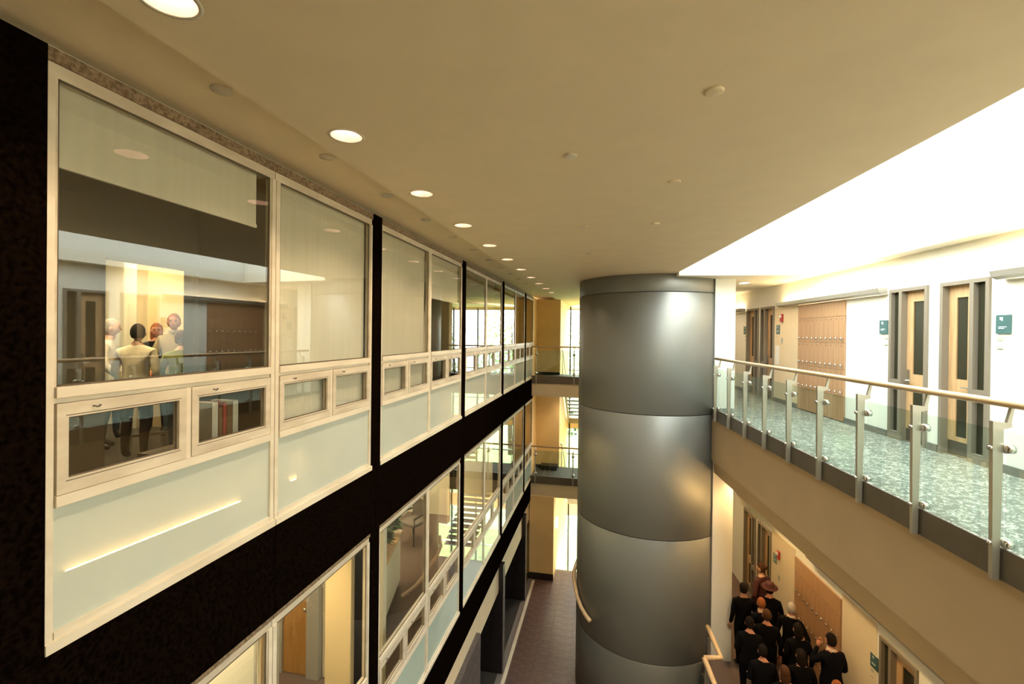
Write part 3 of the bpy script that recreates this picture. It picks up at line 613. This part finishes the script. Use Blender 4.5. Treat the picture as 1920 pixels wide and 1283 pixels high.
# ------------------------------------------------------------------ right corridor fittings
def door_unit(n, s0, s1, zf, side, label, zt):
    d = thing('door_%d' % n, label, 'door', (QW + .1, (s0 + s1) / 2, zf), 'corridor doors with sidelights', 'R', ST)
    f = .05; q0, q1 = QW - .03, QW + .22
    part('frame', B().box(q0, q1, s0, s0 + f, zf, zt).box(q0, q1, s1 - f, s1, zf, zt).box(q0, q1, s0 + f, s1 - f, zt - f, zt), 'door_frame', d)
    w = s1 - s0
    if side > 0: m0, m1 = s1 - .27, s1 - .21; l0, l1 = s0 + f, m0; g0, g1 = m1, s1 - f
    else: m0, m1 = s0 + .21, s0 + .27; l0, l1 = m1, s1 - f; g0, g1 = s0 + f, m0
    part('mullion', B().box(q0, q1, m0, m1, zf, zt - f), 'door_frame', d)
    part('sidelight_rail', B().box(q0, q1, g0, g1, zf + .82, zf + .92).box(q0, q1, g0, g1, zf, zf + .12), 'door_frame', d)
    part('sidelight_pane', B().box(q0 + .06, q0 + .07, g0, g1, zf + .92, zt - f), 'dark_glass', d)
    part('sidelight_pane', B().box(q0 + .06, q0 + .07, g0, g1, zf + .12, zf + .82), 'dark_glass', d)
    ql, qr, stl = QW + .055, QW + .095, .12
    z0, z1 = zf + .01, zt - f
    lf = part('leaf', B().box(ql, qr, l0, l0 + stl, z0, z1).box(ql, qr, l1 - stl, l1, z0, z1).box(ql, qr, l0 + stl, l1 - stl, z1 - .16, z1).box(ql, qr, l0 + stl, l1 - stl, zf + .82, zf + 1.02).box(ql, qr, l0 + stl, l1 - stl, z0, zf + .26), 'maple', d)
    part('vision_pane', B().box(ql + .015, ql + .022, l0 + stl, l1 - stl, zf + 1.02, z1 - .16), 'dark_glass', lf)
    part('vision_pane', B().box(ql + .015, ql + .022, l0 + stl, l1 - stl, zf + .26, zf + .82), 'dark_glass', lf)
    part('kick_plate', B().box(ql - .004, ql, l0 + .01, l1 - .01, z0 + .01, zf + .2), 'edge_plate', lf)
    hs = l1 - .05 if side > 0 else l0 + .05
    part('lever_handle', B().box(ql - .012, ql, hs - .025, hs + .025, zf + .86, zf + 1.08).tube([(ql, hs, zf + .92), (ql - .05, hs, zf + .92), (ql - .05, hs - side * .10, zf + .92)], .011, 8), 'chrome', lf)
dn = 3
for (s0, s1), sd, lb in zip(UP, (-1, 1, 1, -1), ('maple door with right-hand sidelight, nearest on the upper corridor', 'maple door with left-hand sidelight and chrome lever, upper corridor', 'nearer of the two shadowed far doors on the upper corridor', 'farthest shadowed door on the upper corridor')):
    door_unit(dn, s0, s1, Z3, sd, lb, 9.36); dn += 1
for (s0, s1), sd, lb in zip(LO[1:], (1, 1, -1), ('wooden door at the bottom edge of the lower corridor', 'nearer of the two far doors on the lower corridor', 'farthest door behind the crowd on the lower corridor')):
    door_unit(dn, s0, s1, ZL, sd, lb, 3.84); dn += 1

def lockers(zf, label):
    L = thing('locker_bank', label, 'lockers', (QW, 9.83, zf), 'wooden locker banks', 'R')
    s0, s1 = 9.0, 10.66; n = 10; w = (s1 - s0) / n
    part('carcass', B().box(QW - .004, QW, s0, s1, zf, zf + 2.24), 'partition_brown', L)
    part('top_panel', B().box(QW - .03, QW - .004, s0, s1, zf + 1.955, zf + 2.24), 'locker_wood', L)
    rows = [(.02, .46), (.464, .956), (.96, 1.452), (1.456, 1.95)]
    kb = to_mesh('knob', B().lathe([(.006, 0), (.006, .02), (.025, .026), (.025, .044), (0, .048)], (0, 0, 0), 10).xform(Matrix.Rotation(-PI / 2, 4, 'Y')), 'chrome', smooth=True)
    pl = to_mesh('number_plate', B().cyl((0, 0, 0), (-.004, 0, 0), .010, 8), 'edge_plate')
    for z0, z1 in rows:
        me = to_mesh('locker_door', B().box(-.026, 0, -w / 2 + .003, w / 2 - .003, 0, z1 - z0), 'locker_wood')
        for k in range(n):
            d = place('locker_door', me, L, (QW - .004, s0 + w * (k + .5), zf + z0))
            if z0 > .4:
                place('knob', kb, d, (QW - .030, s0 + w * (k + .3), zf + z0 + .08))
                place('number_plate', pl, d, (QW - .030, s0 + w * (k + .5), zf + z1 - .05))
lockers(Z3, 'bank of small wooden lockers with chrome knobs on the upper corridor')
lockers(ZL, 'bank of small wooden lockers with chrome knobs behind the crowd')

def trough(s0, s1, z, n, label, mt):
    t = thing('light_trough', label, 'light', (QW - .1, (s0 + s1) / 2, z - .1), 'wall uplight troughs', 'R')
    prof = [(QW - .012, z - .09), (QW - .09, z - .10), (QW - .15, z - .07), (QW - .17, z), (QW - .163, z), (QW - .145, z - .06), (QW - .09, z - .088), (QW - .012, z - .08)]
    part('housing', B().prism([(q, zz) for q, zz in prof], s0, s1, lambda p: (p[0], p[2], p[1])), 'trough_metal', t)
    for s in (s0, s1): part('end_cap', B().prism([(q, zz) for q, zz in prof[:4]] + [(QW - .012, z)], s - .006, s + .006, lambda p: (p[0], p[2], p[1])), 'trough_metal', t)
    l = (s1 - s0 - .1) / n
    for k in range(n):
        part('tube_lamp', B().cyl((QW - .085, s0 + .05 + l * k + .02, z - .025), (QW - .085, s0 + .05 + l * (k + 1) - .02, z - .025), .014, 8), mt, t, True)
trough(7.92, 11.42, 9.40, 6, 'grey uplight trough above the lockers on the upper corridor', 'tube_light')
trough(1.2, 5.98, 9.40, 8, 'grey uplight trough at the right edge of the upper corridor', 'tube_light')
trough(13.6, 16.6, 9.40, 5, 'grey uplight trough beyond the far upper doors', 'tube_light')
trough(6.1, 9.96, 4.19, 6, 'uplight trough over the lockers of the lower corridor', 'tube_light_low')
trough(11.6, 13.7, 4.19, 4, 'uplight trough over the far doors of the lower corridor', 'tube_light_low')

def signset(s, z, label, mirror=1):
    g = thing('room_sign', label, 'sign', (QW, s, z), 'room name signs', 'R')
    part('board', B().box(QW - .018, QW - .001, s - .09, s + .09, z, z + .22), 'sign_teal', g)
    b = B()
    for k in range(3): b.box(QW - .020, QW - .018, s + .03 - .014 * k, s + .04 - .014 * k, z + .15 + .006 * (2 - k), z + .195)
    part('emblem', b, 'sign_text', g)
    b = B()
    for k, (wd) in enumerate((.10, .07)): b.box(QW - .020, QW - .018, s + .055 - wd, s + .055, z + .075 - .018 * k, z + .084 - .018 * k)
    part('lettering', b, 'sign_text', g)
    n = thing('name_holder', 'grey name holder under the ' + label.replace(' on the upper corridor', ''), 'name plate', (QW, s, z - .22), 'name holders under signs', 'R')
    part('plate', B().box(QW - .012, QW - .001, s + .01 * mirror, s + .085 * mirror, z - .085, z - .04), 'plate_grey', n)
    part('card', B().box(QW - .006, QW - .001, s + .012 * mirror, s + .083 * mirror, z - .16, z - .086), 'paper', n)
    part('lip', B().box(QW - .012, QW - .001, s + .01 * mirror, s + .085 * mirror, z - .18, z - .16), 'plate_grey', n)
signset(5.98, 8.67, 'teal room sign right of the nearest upper door')
signset(8.0, 8.67, 'teal room sign left of the upper door with chrome lever', -1)
signset(11.62, 8.67, 'teal room sign beside the red alarm on the upper corridor', 1)
signset(13.62, 8.67, 'teal room sign beyond the farthest upper door', -1)
signset(8.10, 3.20, 'dark room sign beside the lower wooden door', 1)
signset(11.62, 3.20, 'teal room sign beside the lower red alarm', 1)
for z, nm in ((8.96, 'upper'), (3.39, 'lower')):
    al = thing('fire_alarm', 'red fire alarm strobe on the %s corridor wall' % nm, 'fire alarm', (QW, 11.42, z), 'red fire alarms', 'R')
    part('housing', B().box(QW - .05, QW - .012, 11.37, 11.47, z, z + .18), 'alarm_red', al)
    part('strobe', B().box(QW - .065, QW - .05, 11.385, 11.455, z + .10, z + .16), 'paper', al)
    part('grille', B().box(QW - .055, QW - .05, 11.385, 11.455, z + .02, z + .08), 'binder_red', al)
    solo('wall_switch', B().box(QW - .022, QW - .012, 11.38, 11.45, z - .50, z - .38).box(QW - .03, QW - .022, 11.40, 11.43, z - .46, z - .42), 'plate_grey', 'small switch plate below the %s red alarm' % nm, 'switch', 'wall switches', 'R')
solo('wall_notice', B().box(QW - .004, QW - .001, 13.55, 13.75, 2.5, 3.05), 'paper', 'white notice sheet by the farthest lower door', 'notice', frame='R')
solo('wall_notice', B().box(QW - .016, QW - .012, 11.55, 11.75, 7.95, 8.4), 'paper', 'white notice sheet under the far upper sign', 'notice', frame='R')

# balustrade
bl = thing('glass_balustrade', 'glass balustrade with steel posts and wooden handrail on the right balcony', 'balustrade', (3.22, 6.5, 6.83), frame='R')
part('handrail', B().tube([(3.30, s, 8.125) for s in (1.5, 4, 7, 10.3)], .030, 14), 'rail_wood', bl, True)
ps = [2.985 + .7795 * i for i in range(10)]
def blade(s):
    return B().prism([(3.175, 6.83), (3.222, 6.83), (3.232, 7.5), (3.238, 7.94), (3.292, 7.955), (3.292, 7.985), (3.165, 8.0)], s - .016, s + .016, lambda p: (p[0], p[2], p[1]))
for s in ps:
    p = part('post', blade(s), 'satin_post', bl)
    part('arm', B().prism([(3.262, 7.985), (3.292, 7.985), (3.312, 8.10), (3.292, 8.10)], s - .012, s + .012, lambda p: (p[0], p[2], p[1])), 'satin_post', p)
    for z in (7.10, 7.80): part('clamp', B().cyl((3.236, s - .030, z), (3.286, s - .030, z), .034, 16), 'chrome', p, True); part('bolt', B().cyl((3.15, s, z), (3.185, s, z), .016, 10), 'chrome', p, True)
for s0, s1 in zip([1.6] + ps, ps + [10.3]):
    part('glass_panel', B().box(3.256, 3.268, s0 + .012, s1 - .012, 7.075, 7.925), 'rail_glass', bl)

# lower stair guard with wooden rails beside the pilaster
sr = thing('stair_guard', 'wooden stair handrail turning a corner beside the column foot', 'handrail', (2.95, 9.3, 1.58), frame='R')
part('rail', B().tube([(3.06, 9.85, 2.62), (3.05, 9.5, 2.62), (3.02, 8.92, 2.62), (2.72, 8.92, 2.60)], .046, 10), 'rail_wood', sr, True)
part('rail', B().tube([(2.72, 8.92, 2.60), (2.80, 8.5, 2.36), (2.92, 7.9, 2.02)], .046, 10), 'rail_wood', sr, True)
for q, s, z in ((3.0, 9.55, 2.58), (2.78, 9.0, 2.55), (2.84, 8.3, 2.2)):
    part('post', B().box(q - .02, q + .02, s - .02, s + .02, 1.3, z), 'steel', sr)
solo('floor', B().box(2.99, 3.1, -1.6, 10.0, ZL - .25, ZL - .02), 'dark_floor', 'dark landing beside the stair guard', 'floor', frame='R', kind=ST)

# ------------------------------------------------------------------ ceiling fittings
def downlight(x, y, z, label, power, deep=False, col=(1, .74, .48)):
    d = thing('downlight', label, 'downlight', (x, y, z), 'recessed downlights')
    if deep:
        part('trim_ring', B().lathe([(.100, .0), (.101, -.004), (.118, -.003), (.119, 0)], (x, y, z), 32), 'disc_white', d, True)
        part('reflector', B().lathe([(.101, -.002), (.088, .06), (.06, .125)], (x, y, z), 32), 'can_reflector', d, True)
        part('lamp', B().lathe([(.062, .124), (.055, .10), (.03, .085), (.0, .08)], (x, y, z), 20), 'lamp_glow', d, True)
    else: part('trim_ring', B().lathe([(.125, -.001), (.125, -.006), (.112, -.008), (.110, -.001)], (x, y, z), 28), 'disc_white', d, True)
    if not deep: part('reflector', B().lathe([(.111, -.002), (.108, .0), (.108, -.0035)], (x, y, z), 28), 'can_reflector', d, True)
    if not deep: part('lamp', B().disc((x, y, z - .003), .108, 28), 'lamp_glow', d)
    l = bpy.data.lights.new('lamp_beam', 'SPOT'); l.energy = power; l.color = col; l.spot_size = 2.4; l.spot_blend = .7; l.shadow_soft_size = .08
    o = bpy.data.objects.new('lamp_beam', l); C.objects.link(o); o.parent = d; o.location = (0, 0, -.02)
DL = [(-1.73, 1.53 + 1.285 * k) for k in range(11)]
cut = B()
for x_, y_ in DL: cut.cyl((x_, y_, ZC - .1), (x_, y_, ZC + .14), .104, 32)
import bmesh
def fixn(me):
    bm = bmesh.new(); bm.from_mesh(me); bmesh.ops.recalc_face_normals(bm, faces=bm.faces[:]); bm.to_mesh(me); bm.free(); return me
fixn(ceil_main.data)
co = bpy.data.objects.new('cutter', fixn(to_mesh('cutter', cut, 'disc_white'))); C.objects.link(co)
md = ceil_main.modifiers.new('holes', 'BOOLEAN'); md.object = co; md.operation = 'DIFFERENCE'; md.solver = 'EXACT'
dg = bpy.context.evaluated_depsgraph_get(); nm_ = bpy.data.meshes.new_from_object(ceil_main.evaluated_get(dg)); ceil_main.modifiers.clear(); ceil_main.data = nm_
bpy.data.objects.remove(co)
for k in range(11):
    downlight(DL[k][0], DL[k][1], ZC, '%s recessed downlight from the near end of the ceiling row' % ORDN[k], 30, True)
for k in range(11):
    solo('cover_plate', B().lathe([(0, -.014), (.058, -.012), (.06, -.001)], (-2.2, 2.28 + 1.025 * k, ZC + .08), 20), 'disc_white', '%s small round plate from the near end of the ceiling strip' % ORDN[k], 'ceiling plate', 'round plates along the window wall', smooth=True)
for k, (x, y) in enumerate(((-.28, 3.417), (-.29, 5.676), (-.29, 7.54), (.55, 2.648), (.55, 4.135), (.54, 5.645))):
    solo('sprinkler_cover', B().lathe([(0, -.012), (.04, -.012), (.048, -.009), (.05, -.001)], (x, y, ZC), 20), 'disc_white' if k < 3 else 'ceiling_paint', '%s round sprinkler cover, %s row of the tan ceiling' % (ORDN[k % 3], 'left' if k < 3 else 'right'), 'sprinkler cover', 'sprinkler covers', smooth=True)
for k, s in enumerate((11.2, 12.6, 14.2)):
    p = RW((4.2, s, 9.85))
    downlight(p.x, p.y, 9.85, '%s recessed downlight in the far corridor ceiling' % ORDN[k], 30)
for k, (q, s) in enumerate(((4.2, 4.0), (4.2, 7.2), (4.0, 10.2), (4.2, 12.6))):
    p = RW((q, s, 5.72)); downlight(p.x, p.y, 5.72, '%s recessed downlight in the lower corridor ceiling' % ORDN[k], 75, col=(1, .66, .28))
for k, (x, y, z) in enumerate(((-1.2, 16.9, 6.42), (.8, 16.9, 6.42), (-1.2, 16.9, 2.96), (.8, 16.9, 2.96))):
    downlight(x, y, z - .02, 'downlight under the %s footbridge, %s' % (('upper', 'lower')[k // 2], ('left', 'right')[k % 2]), 35)

# ------------------------------------------------------------------ people
SK = {'fair': (.62, .36, .24), 'ruddy': (.55, .24, .14), 'tan': (.42, .22, .13)}
for k_, c_ in SK.items(): mat('skin_' + k_, c_, .55)
mat('hair_dark', (.010, .006, .004), .8, spec=.15); mat('hair_brown', (.07, .03, .014), .8, spec=.15); mat('hair_grey', (.42, .38, .33), .8, spec=.15); mat('hair_ginger', (.28, .09, .03), .8, spec=.15)
mat('eye_dark', (.02, .015, .012), .3); mat('lip', (.38, .13, .10), .5)
mat('cloth_cream', (.74, .66, .46), .9, var=.06, scale=30, bump=.15); mat('cloth_black', (.004, .0035, .004), .95, spec=.1); mat('cloth_navy', (.005, .005, .008), .95, spec=.1)
mat('cloth_white', (.72, .68, .60), .85); mat('cloth_green', (.17, .20, .035), .9); mat('cloth_taupe', (.36, .29, .17), .9); mat('cloth_brown', (.045, .025, .014), .9)
mat('cloth_denim', (.05, .07, .09), .9); mat('cloth_maroon', (.06, .012, .010), .85); mat('shoe', (.01, .009, .008), .4); mat('cloth_grey', (.25, .23, .2), .9)

def skin_body(V, E, rad):
    me = bpy.data.meshes.new('tmp'); me.from_pydata(V, E, [])
    o = bpy.data.objects.new('tmp', me); C.objects.link(o)
    o.modifiers.new('skin', 'SKIN')
    if not me.skin_vertices: me.attributes.update()
    for i, sv in enumerate(me.skin_vertices[0].data):
        sv.radius = rad[i]; sv.use_root = (i == 0)
    sb = o.modifiers.new('sub', 'SUBSURF'); sb.levels = 2
    dg = bpy.context.evaluated_depsgraph_get()
    m2 = bpy.data.meshes.new_from_object(o.evaluated_get(dg))
    vs = [v.co.copy() for v in m2.vertices]; fs = [tuple(p.vertices) for p in m2.polygons]
    bpy.data.objects.remove(o); bpy.data.meshes.remove(me); bpy.data.meshes.remove(m2)
    return vs, fs

ARMS = {  # elbow, wrist, hand direction (right side, x outward)
    'down': ((.235, -.05, 1.14), (.245, .05, .90), (.0, .15, -1)),
    'front': ((.235, -.02, 1.14), (.16, .22, 1.05), (-.3, 1, -.1)),
    'table': ((.25, .06, 1.15), (.20, .26, .95), (-.1, .8, -.6)),
    'up': ((.27, .14, 1.22), (.10, .20, 1.45), (-.3, .2, 1)),
    'hip': ((.33, -.10, 1.18), (.20, .06, 1.02), (-.6, .4, -.5)),
}
def person(label, x, y, zf, face, H, top, bottom, hair, skin='fair', armL='down', armR='down', style='short', lean=0., turn=0., collar=None, wide=1., stride=.0, hat=False):
    k = H / 1.76
    p = thing('person', label, 'person', (x, y, zf))
    P_ = [(0, 0, .95), (0, 0, 1.07), (0, .005, 1.26), (0, -.005, 1.41), (0, .0, 1.50), (0, .015, 1.57)]
    R_ = [(.165, .125), (.145, .115), (.168, .125), (.135, .095), (.062, .062), (.055, .055)]
    E_ = [(0, 1), (1, 2), (2, 3), (3, 4), (4, 5)]; kind = ['b', 't', 't', 't', 's']
    def add(pt, r, par, kd):
        P_.append(pt); R_.append((r, r) if not isinstance(r, tuple) else r); E_.append((par, len(P_) - 1)); kind.append(kd); return len(P_) - 1
    hands = []
    for sx, arm in ((1, armR), (-1, armL)):
        e, w, hd = ARMS[arm]
        m = lambda q: (q[0] * sx, q[1], q[2])
        sh_ = add(m((.165, -.005, 1.405)), .072, 3, 't'); ua = add(m(tuple((a * .5 + c * .5) for a, c in zip((.19, -.01, 1.38), e))), .056, sh_, 't')
        el = add(m(e), .048, ua, 't'); fa = add(m(tuple((a * .5 + c * .5) for a, c in zip(e, w))), .043, el, 't')
        wr_ = add(m(w), .033, fa, 't'); hands.append((Vector(m(w)), Vector(m(hd)).normalized(), sx))
        hp = add((sx * .092, 0, .88), .105, 0, 'b'); th_ = add((sx * .10, .01 + stride * sx * .08, .70), .085, hp, 'b'); kn = add((sx * .10, .02 + stride * sx * .14, .50), .062, th_, 'b')
        cf = add((sx * .10, -.02 + stride * sx * .08, .32), .056, kn, 'b'); an = add((sx * .10, -.03 + stride * sx * .02, .10), .043, cf, 'b'); add((sx * .115, .12 + stride * sx * .02, .045), .042, an, 'f')
    R_ = [(a * (wide if a > .1 else 1), c * (wide if a > .1 else 1)) for a, c in R_]
    vs, fs = skin_body(P_, E_, R_)
    b = B(); segs = [(Vector(P_[i]), Vector(P_[j]), kd) for (i, j), kd in zip(E_, kind)]
    n0 = len(b.v); b.v += vs
    slot = {'s': 0, 't': 1, 'b': 2, 'f': 3}
    jacket = top in ('cloth_black', 'cloth_navy', 'cloth_maroon')
    for f in fs:
        c = sum((vs[i] for i in f), Vector()) / len(f); best = (9, 't')
        for a, d, kd in segs:
            ab = d - a; t = max(0, min(1, (c - a).dot(ab) / ab.length_squared)); dd = (c - a - ab * t).length
            if dd < best[0]: best = (dd, kd)
        kd = best[1]
        if kd in 'tb' and abs(c.x) < .2: kd = 't' if c.z > (.80 if jacket else .93) else kd
        if kd == 't' and c.z > 1.50: kd = 's'
        b.f.append(f); b.m.append(slot[kd])
    def sub(fn, mi):
        b.k = mi; fn(); b.k = 0
    hc = Vector((0, .03, 1.655)); Rt = Matrix.Translation(hc) @ Matrix.Rotation(turn, 4, 'Z')
    hb = B().ball((0, 0, 0), (.074, .092, .115), 18, 12)
    for v in hb.v:                                              # narrow the jaw, flatten the face, brow
        if v.z < -.02: v.x *= 1 - .28 * min(1, (-v.z - .02) / .09); v.y *= 1 - .10 * min(1, (-v.z - .02) / .09)
        if v.y > .06: v.y = .06 + (v.y - .06) * .75
    hb.xform(Rt); b.add(hb.v, hb.f)
    b.add(*(lambda q: (q.v, q.f))(B().add([(-.014, .078, -.030), (.014, .078, -.030), (0, .106, -.026), (0, .082, .022)], [(0, 1, 2), (0, 2, 3), (1, 3, 2), (0, 3, 1)]).xform(Rt)))
    for sx in (-1, 1):
        q = B().ball((sx * .075, -.005, -.008), (.012, .022, .032), 8, 6).xform(Rt); b.add(q.v, q.f)
        q = B().ball((sx * .030, .080, .012), (.013, .006, .007), 8, 6).xform(Rt); b.k = 4; b.add(q.v, q.f); b.k = 0
        q = B().box(sx * .030 - .017, sx * .030 + .017, .076, .084, .028, .034).xform(Rt); b.k = 4; b.add(q.v, q.f); b.k = 0
    q = B().ball((0, .078, -.055), (.024, .008, .007), 8, 6).xform(Rt); b.k = 5; b.add(q.v, q.f); b.k = 0
    for w, hd, sx in hands:
        side = hd.cross(Vector((0, 0, 1)) if abs(hd.z) < .8 else Vector((0, 1, 0))).normalized(); nrm = side.cross(hd).normalized()
        q = B().tube([w - hd * .02, w + hd * .03, w + hd * .075, w + hd * .09], [.026, .036, .038, .030], 8); b.add(q.v, q.f)
        for i, (o_, l_) in enumerate(((-.030, .062), (-.010, .074), (.010, .070), (.029, .055))):
            r0 = w + hd * .08 + side * o_; q = B().tube([r0, r0 + hd * l_ * .5 - nrm * .006, r0 + hd * l_ * .9 - nrm * .026], [.0095, .0088, .007], 6); b.add(q.v, q.f)
        r0 = w + hd * .03 - side * .032; q = B().tube([r0, r0 + hd * .03 - side * .022, r0 + hd * .058 - side * .026 - nrm * .01], [.011, .010, .008], 6); b.add(q.v, q.f)
    M = Matrix.Translation((x, y, zf)) @ Matrix.Rotation(face - PI / 2, 4, 'Z') @ Matrix.Scale(k, 4)
    if lean:
        for v in b.v:
            if v.z > .95: t = v.z - .95; v.y += t * math.sin(lean); v.z = .95 + t * math.cos(lean)
    offs = Vector((0, math.sin(lean) * .7, -.7 * (1 - math.cos(lean))))
    b.xform(M)
    part('body', b, ['skin_' + skin, top, bottom, 'shoe', 'eye_dark', 'lip'], p, True)
    h = B().ball((0, -.012, .012), (.082, .094, .120), 20, 14)
    keep = []
    for f in h.f:
        c = sum((h.v[i] for i in f), Vector()) / len(f)
        if (c.z > .042 + max(0, c.y) * .2) or (c.y < -.02 and c.z > (-.06 if style != 'long' else -.2)) : keep.append(f)
    h.f = keep; h.m = [0] * len(keep)
    if style == 'bun': h.ball((0, -.10, .045), (.045, .04, .045), 10, 8)
    if style == 'long': h.ball((0, -.045, -.07), (.085, .06, .15), 14, 9)
    Hm = M @ Matrix.Translation(offs) @ Rt
    part('hair', h.xform(Hm), hair, p, True)
    if collar:
        part('collar', B().lathe([(.068, 0), (.072, .02), (.070, .045), (.062, .045)], (0, 0, 0), 16).xform(M @ Matrix.Translation(offs * .8) @ Matrix.Translation((0, .008, 1.495))), collar, p, True)
    if hat:
        part('hat', B().lathe([(.16, -.005), (.15, .008), (.090, .012), (.088, .08), (.05, .10), (0, .10)], (0, 0, 0), 20).xform(Hm @ Matrix.Translation((0, -.005, .055)) @ Matrix.Rotation(.12, 4, 'X')), 'cloth_maroon', p, True)
    return p
ang = lambda dx, dy: math.atan2(dy, dx)
# meeting room
person('person in a cream sweater seen from behind at the meeting table', -5.58, 4.55, 7.03, ang(-.5, .8), 1.63, 'cloth_cream', 'cloth_brown', 'hair_dark', 'tan', 'table', 'down', 'short', .06)
person('tall man in a taupe vest facing the window behind the meeting table', -6.30, 5.72, 7.03, ang(.45, -.9), 1.80, 'cloth_taupe', 'cloth_denim', 'hair_ginger', 'ruddy', 'down', 'table', 'short', .02, .25, 'cloth_grey')
person('white-haired person in a white shirt at the left edge of the doorway', -6.42, 4.80, 7.03, ang(.7, .6), 1.70, 'cloth_white', 'cloth_grey', 'hair_grey', 'fair', 'table', 'table', 'short', .10)
person('grey-clad person facing the window behind the white shirt', -6.98, 5.30, 7.03, ang(.8, -.5), 1.58, 'cloth_grey', 'cloth_denim', 'hair_grey', 'fair', 'down', 'front', 'short')
person('person in a black top half hidden behind the cream sweater', -6.72, 5.80, 7.03, ang(.6, -.8), 1.66, 'cloth_black', 'cloth_black', 'hair_ginger', 'ruddy', 'down', 'table', 'long', 0, .2)
person('person in a green jacket at the right edge of the doorway', -5.28, 4.89, 7.03, ang(-.75, .6), 1.56, 'cloth_green', 'cloth_denim', 'hair_brown', 'fair', 'table', 'table', 'short', .12)
# crowd on the lower corridor
def crowd(label, q, s, face, H, **kw):
    v = RW((q, s, ZL)); person(label, v.x, v.y, ZL, face, H, **kw)
N_ = PI / 2
EXTRA = [('dark-haired person in black in front of the red-haired one', 3.60, 9.12, 1.70, 'hair_dark', 'short'), ('brown-haired person in black in the middle of the crowd', 4.02, 9.38, 1.72, 'hair_brown', 'short'),
         ('dark-haired woman in black just behind the long-haired person', 4.44, 9.06, 1.68, 'hair_dark', 'long'), ('dark-haired person in black nearest the stair rail', 3.55, 8.42, 1.64, 'hair_dark', 'short'), ('person in black at the bottom left of the crowd', 3.70, 7.95, 1.62, 'hair_brown', 'long')]
crowd('dark-haired person in a black coat by the pilaster, back turned', 3.92, 10.27, N_ + .1, 1.75, top='cloth_black', bottom='cloth_black', hair='hair_dark', skin='tan', armL='down', armR='down', wide=1.08)
crowd('red-haired person in a dark suit with a white collar, second from the pilaster', 4.12, 9.86, N_ + .2, 1.68, top='cloth_navy', bottom='cloth_black', hair='hair_ginger', skin='ruddy', armL='down', armR='front', collar='cloth_white', wide=1.05)
crowd('tallest brown-haired woman with a bun and maroon top at the back', 4.61, 11.07, N_ + .6, 1.83, top='cloth_maroon', bottom='cloth_black', hair='hair_brown', armL='hip', armR='down', style='bun', turn=.5)
crowd('person in a maroon brimmed hat and black coat mid-crowd', 4.46, 10.30, N_ - .3, 1.76, top='cloth_black', bottom='cloth_black', hair='hair_dark', skin='ruddy', hat=True, armL='down', armR='front', wide=1.12)
crowd('grey-haired man in a black suit with elbow raised beside the lockers', 4.62, 9.72, N_ - .5, 1.70, top='cloth_black', bottom='cloth_black', hair='hair_grey', skin='ruddy', armL='down', armR='hip', collar='cloth_white', wide=1.05)
crowd('man in a dark suit and white collar standing apart by the lockers', 4.80, 8.66, N_ + .25, 1.78, top='cloth_navy', bottom='cloth_black', hair='hair_dark', skin='ruddy', armL='up', armR='front', collar='cloth_white', wide=1.12)
crowd('long dark-haired person in black at the bottom of the crowd', 4.16, 8.38, N_, 1.64, top='cloth_black', bottom='cloth_black', hair='hair_dark', skin='tan', style='long', armL='front', armR='front')
for lb, q, s_, H, hr_, st_ in EXTRA: crowd(lb, q, s_, N_ + random.uniform(-.25, .25), H, top='cloth_black', bottom='cloth_black', hair=hr_, skin='ruddy', armL='front', armR='down', style=st_, wide=1.12)
crowd('short ginger-haired person beside the man in the dark suit', 4.52, 7.96, N_ + .9, 1.45, top='cloth_black', bottom='cloth_black', hair='hair_ginger', skin='ruddy', armL='front', armR='front', style='long')
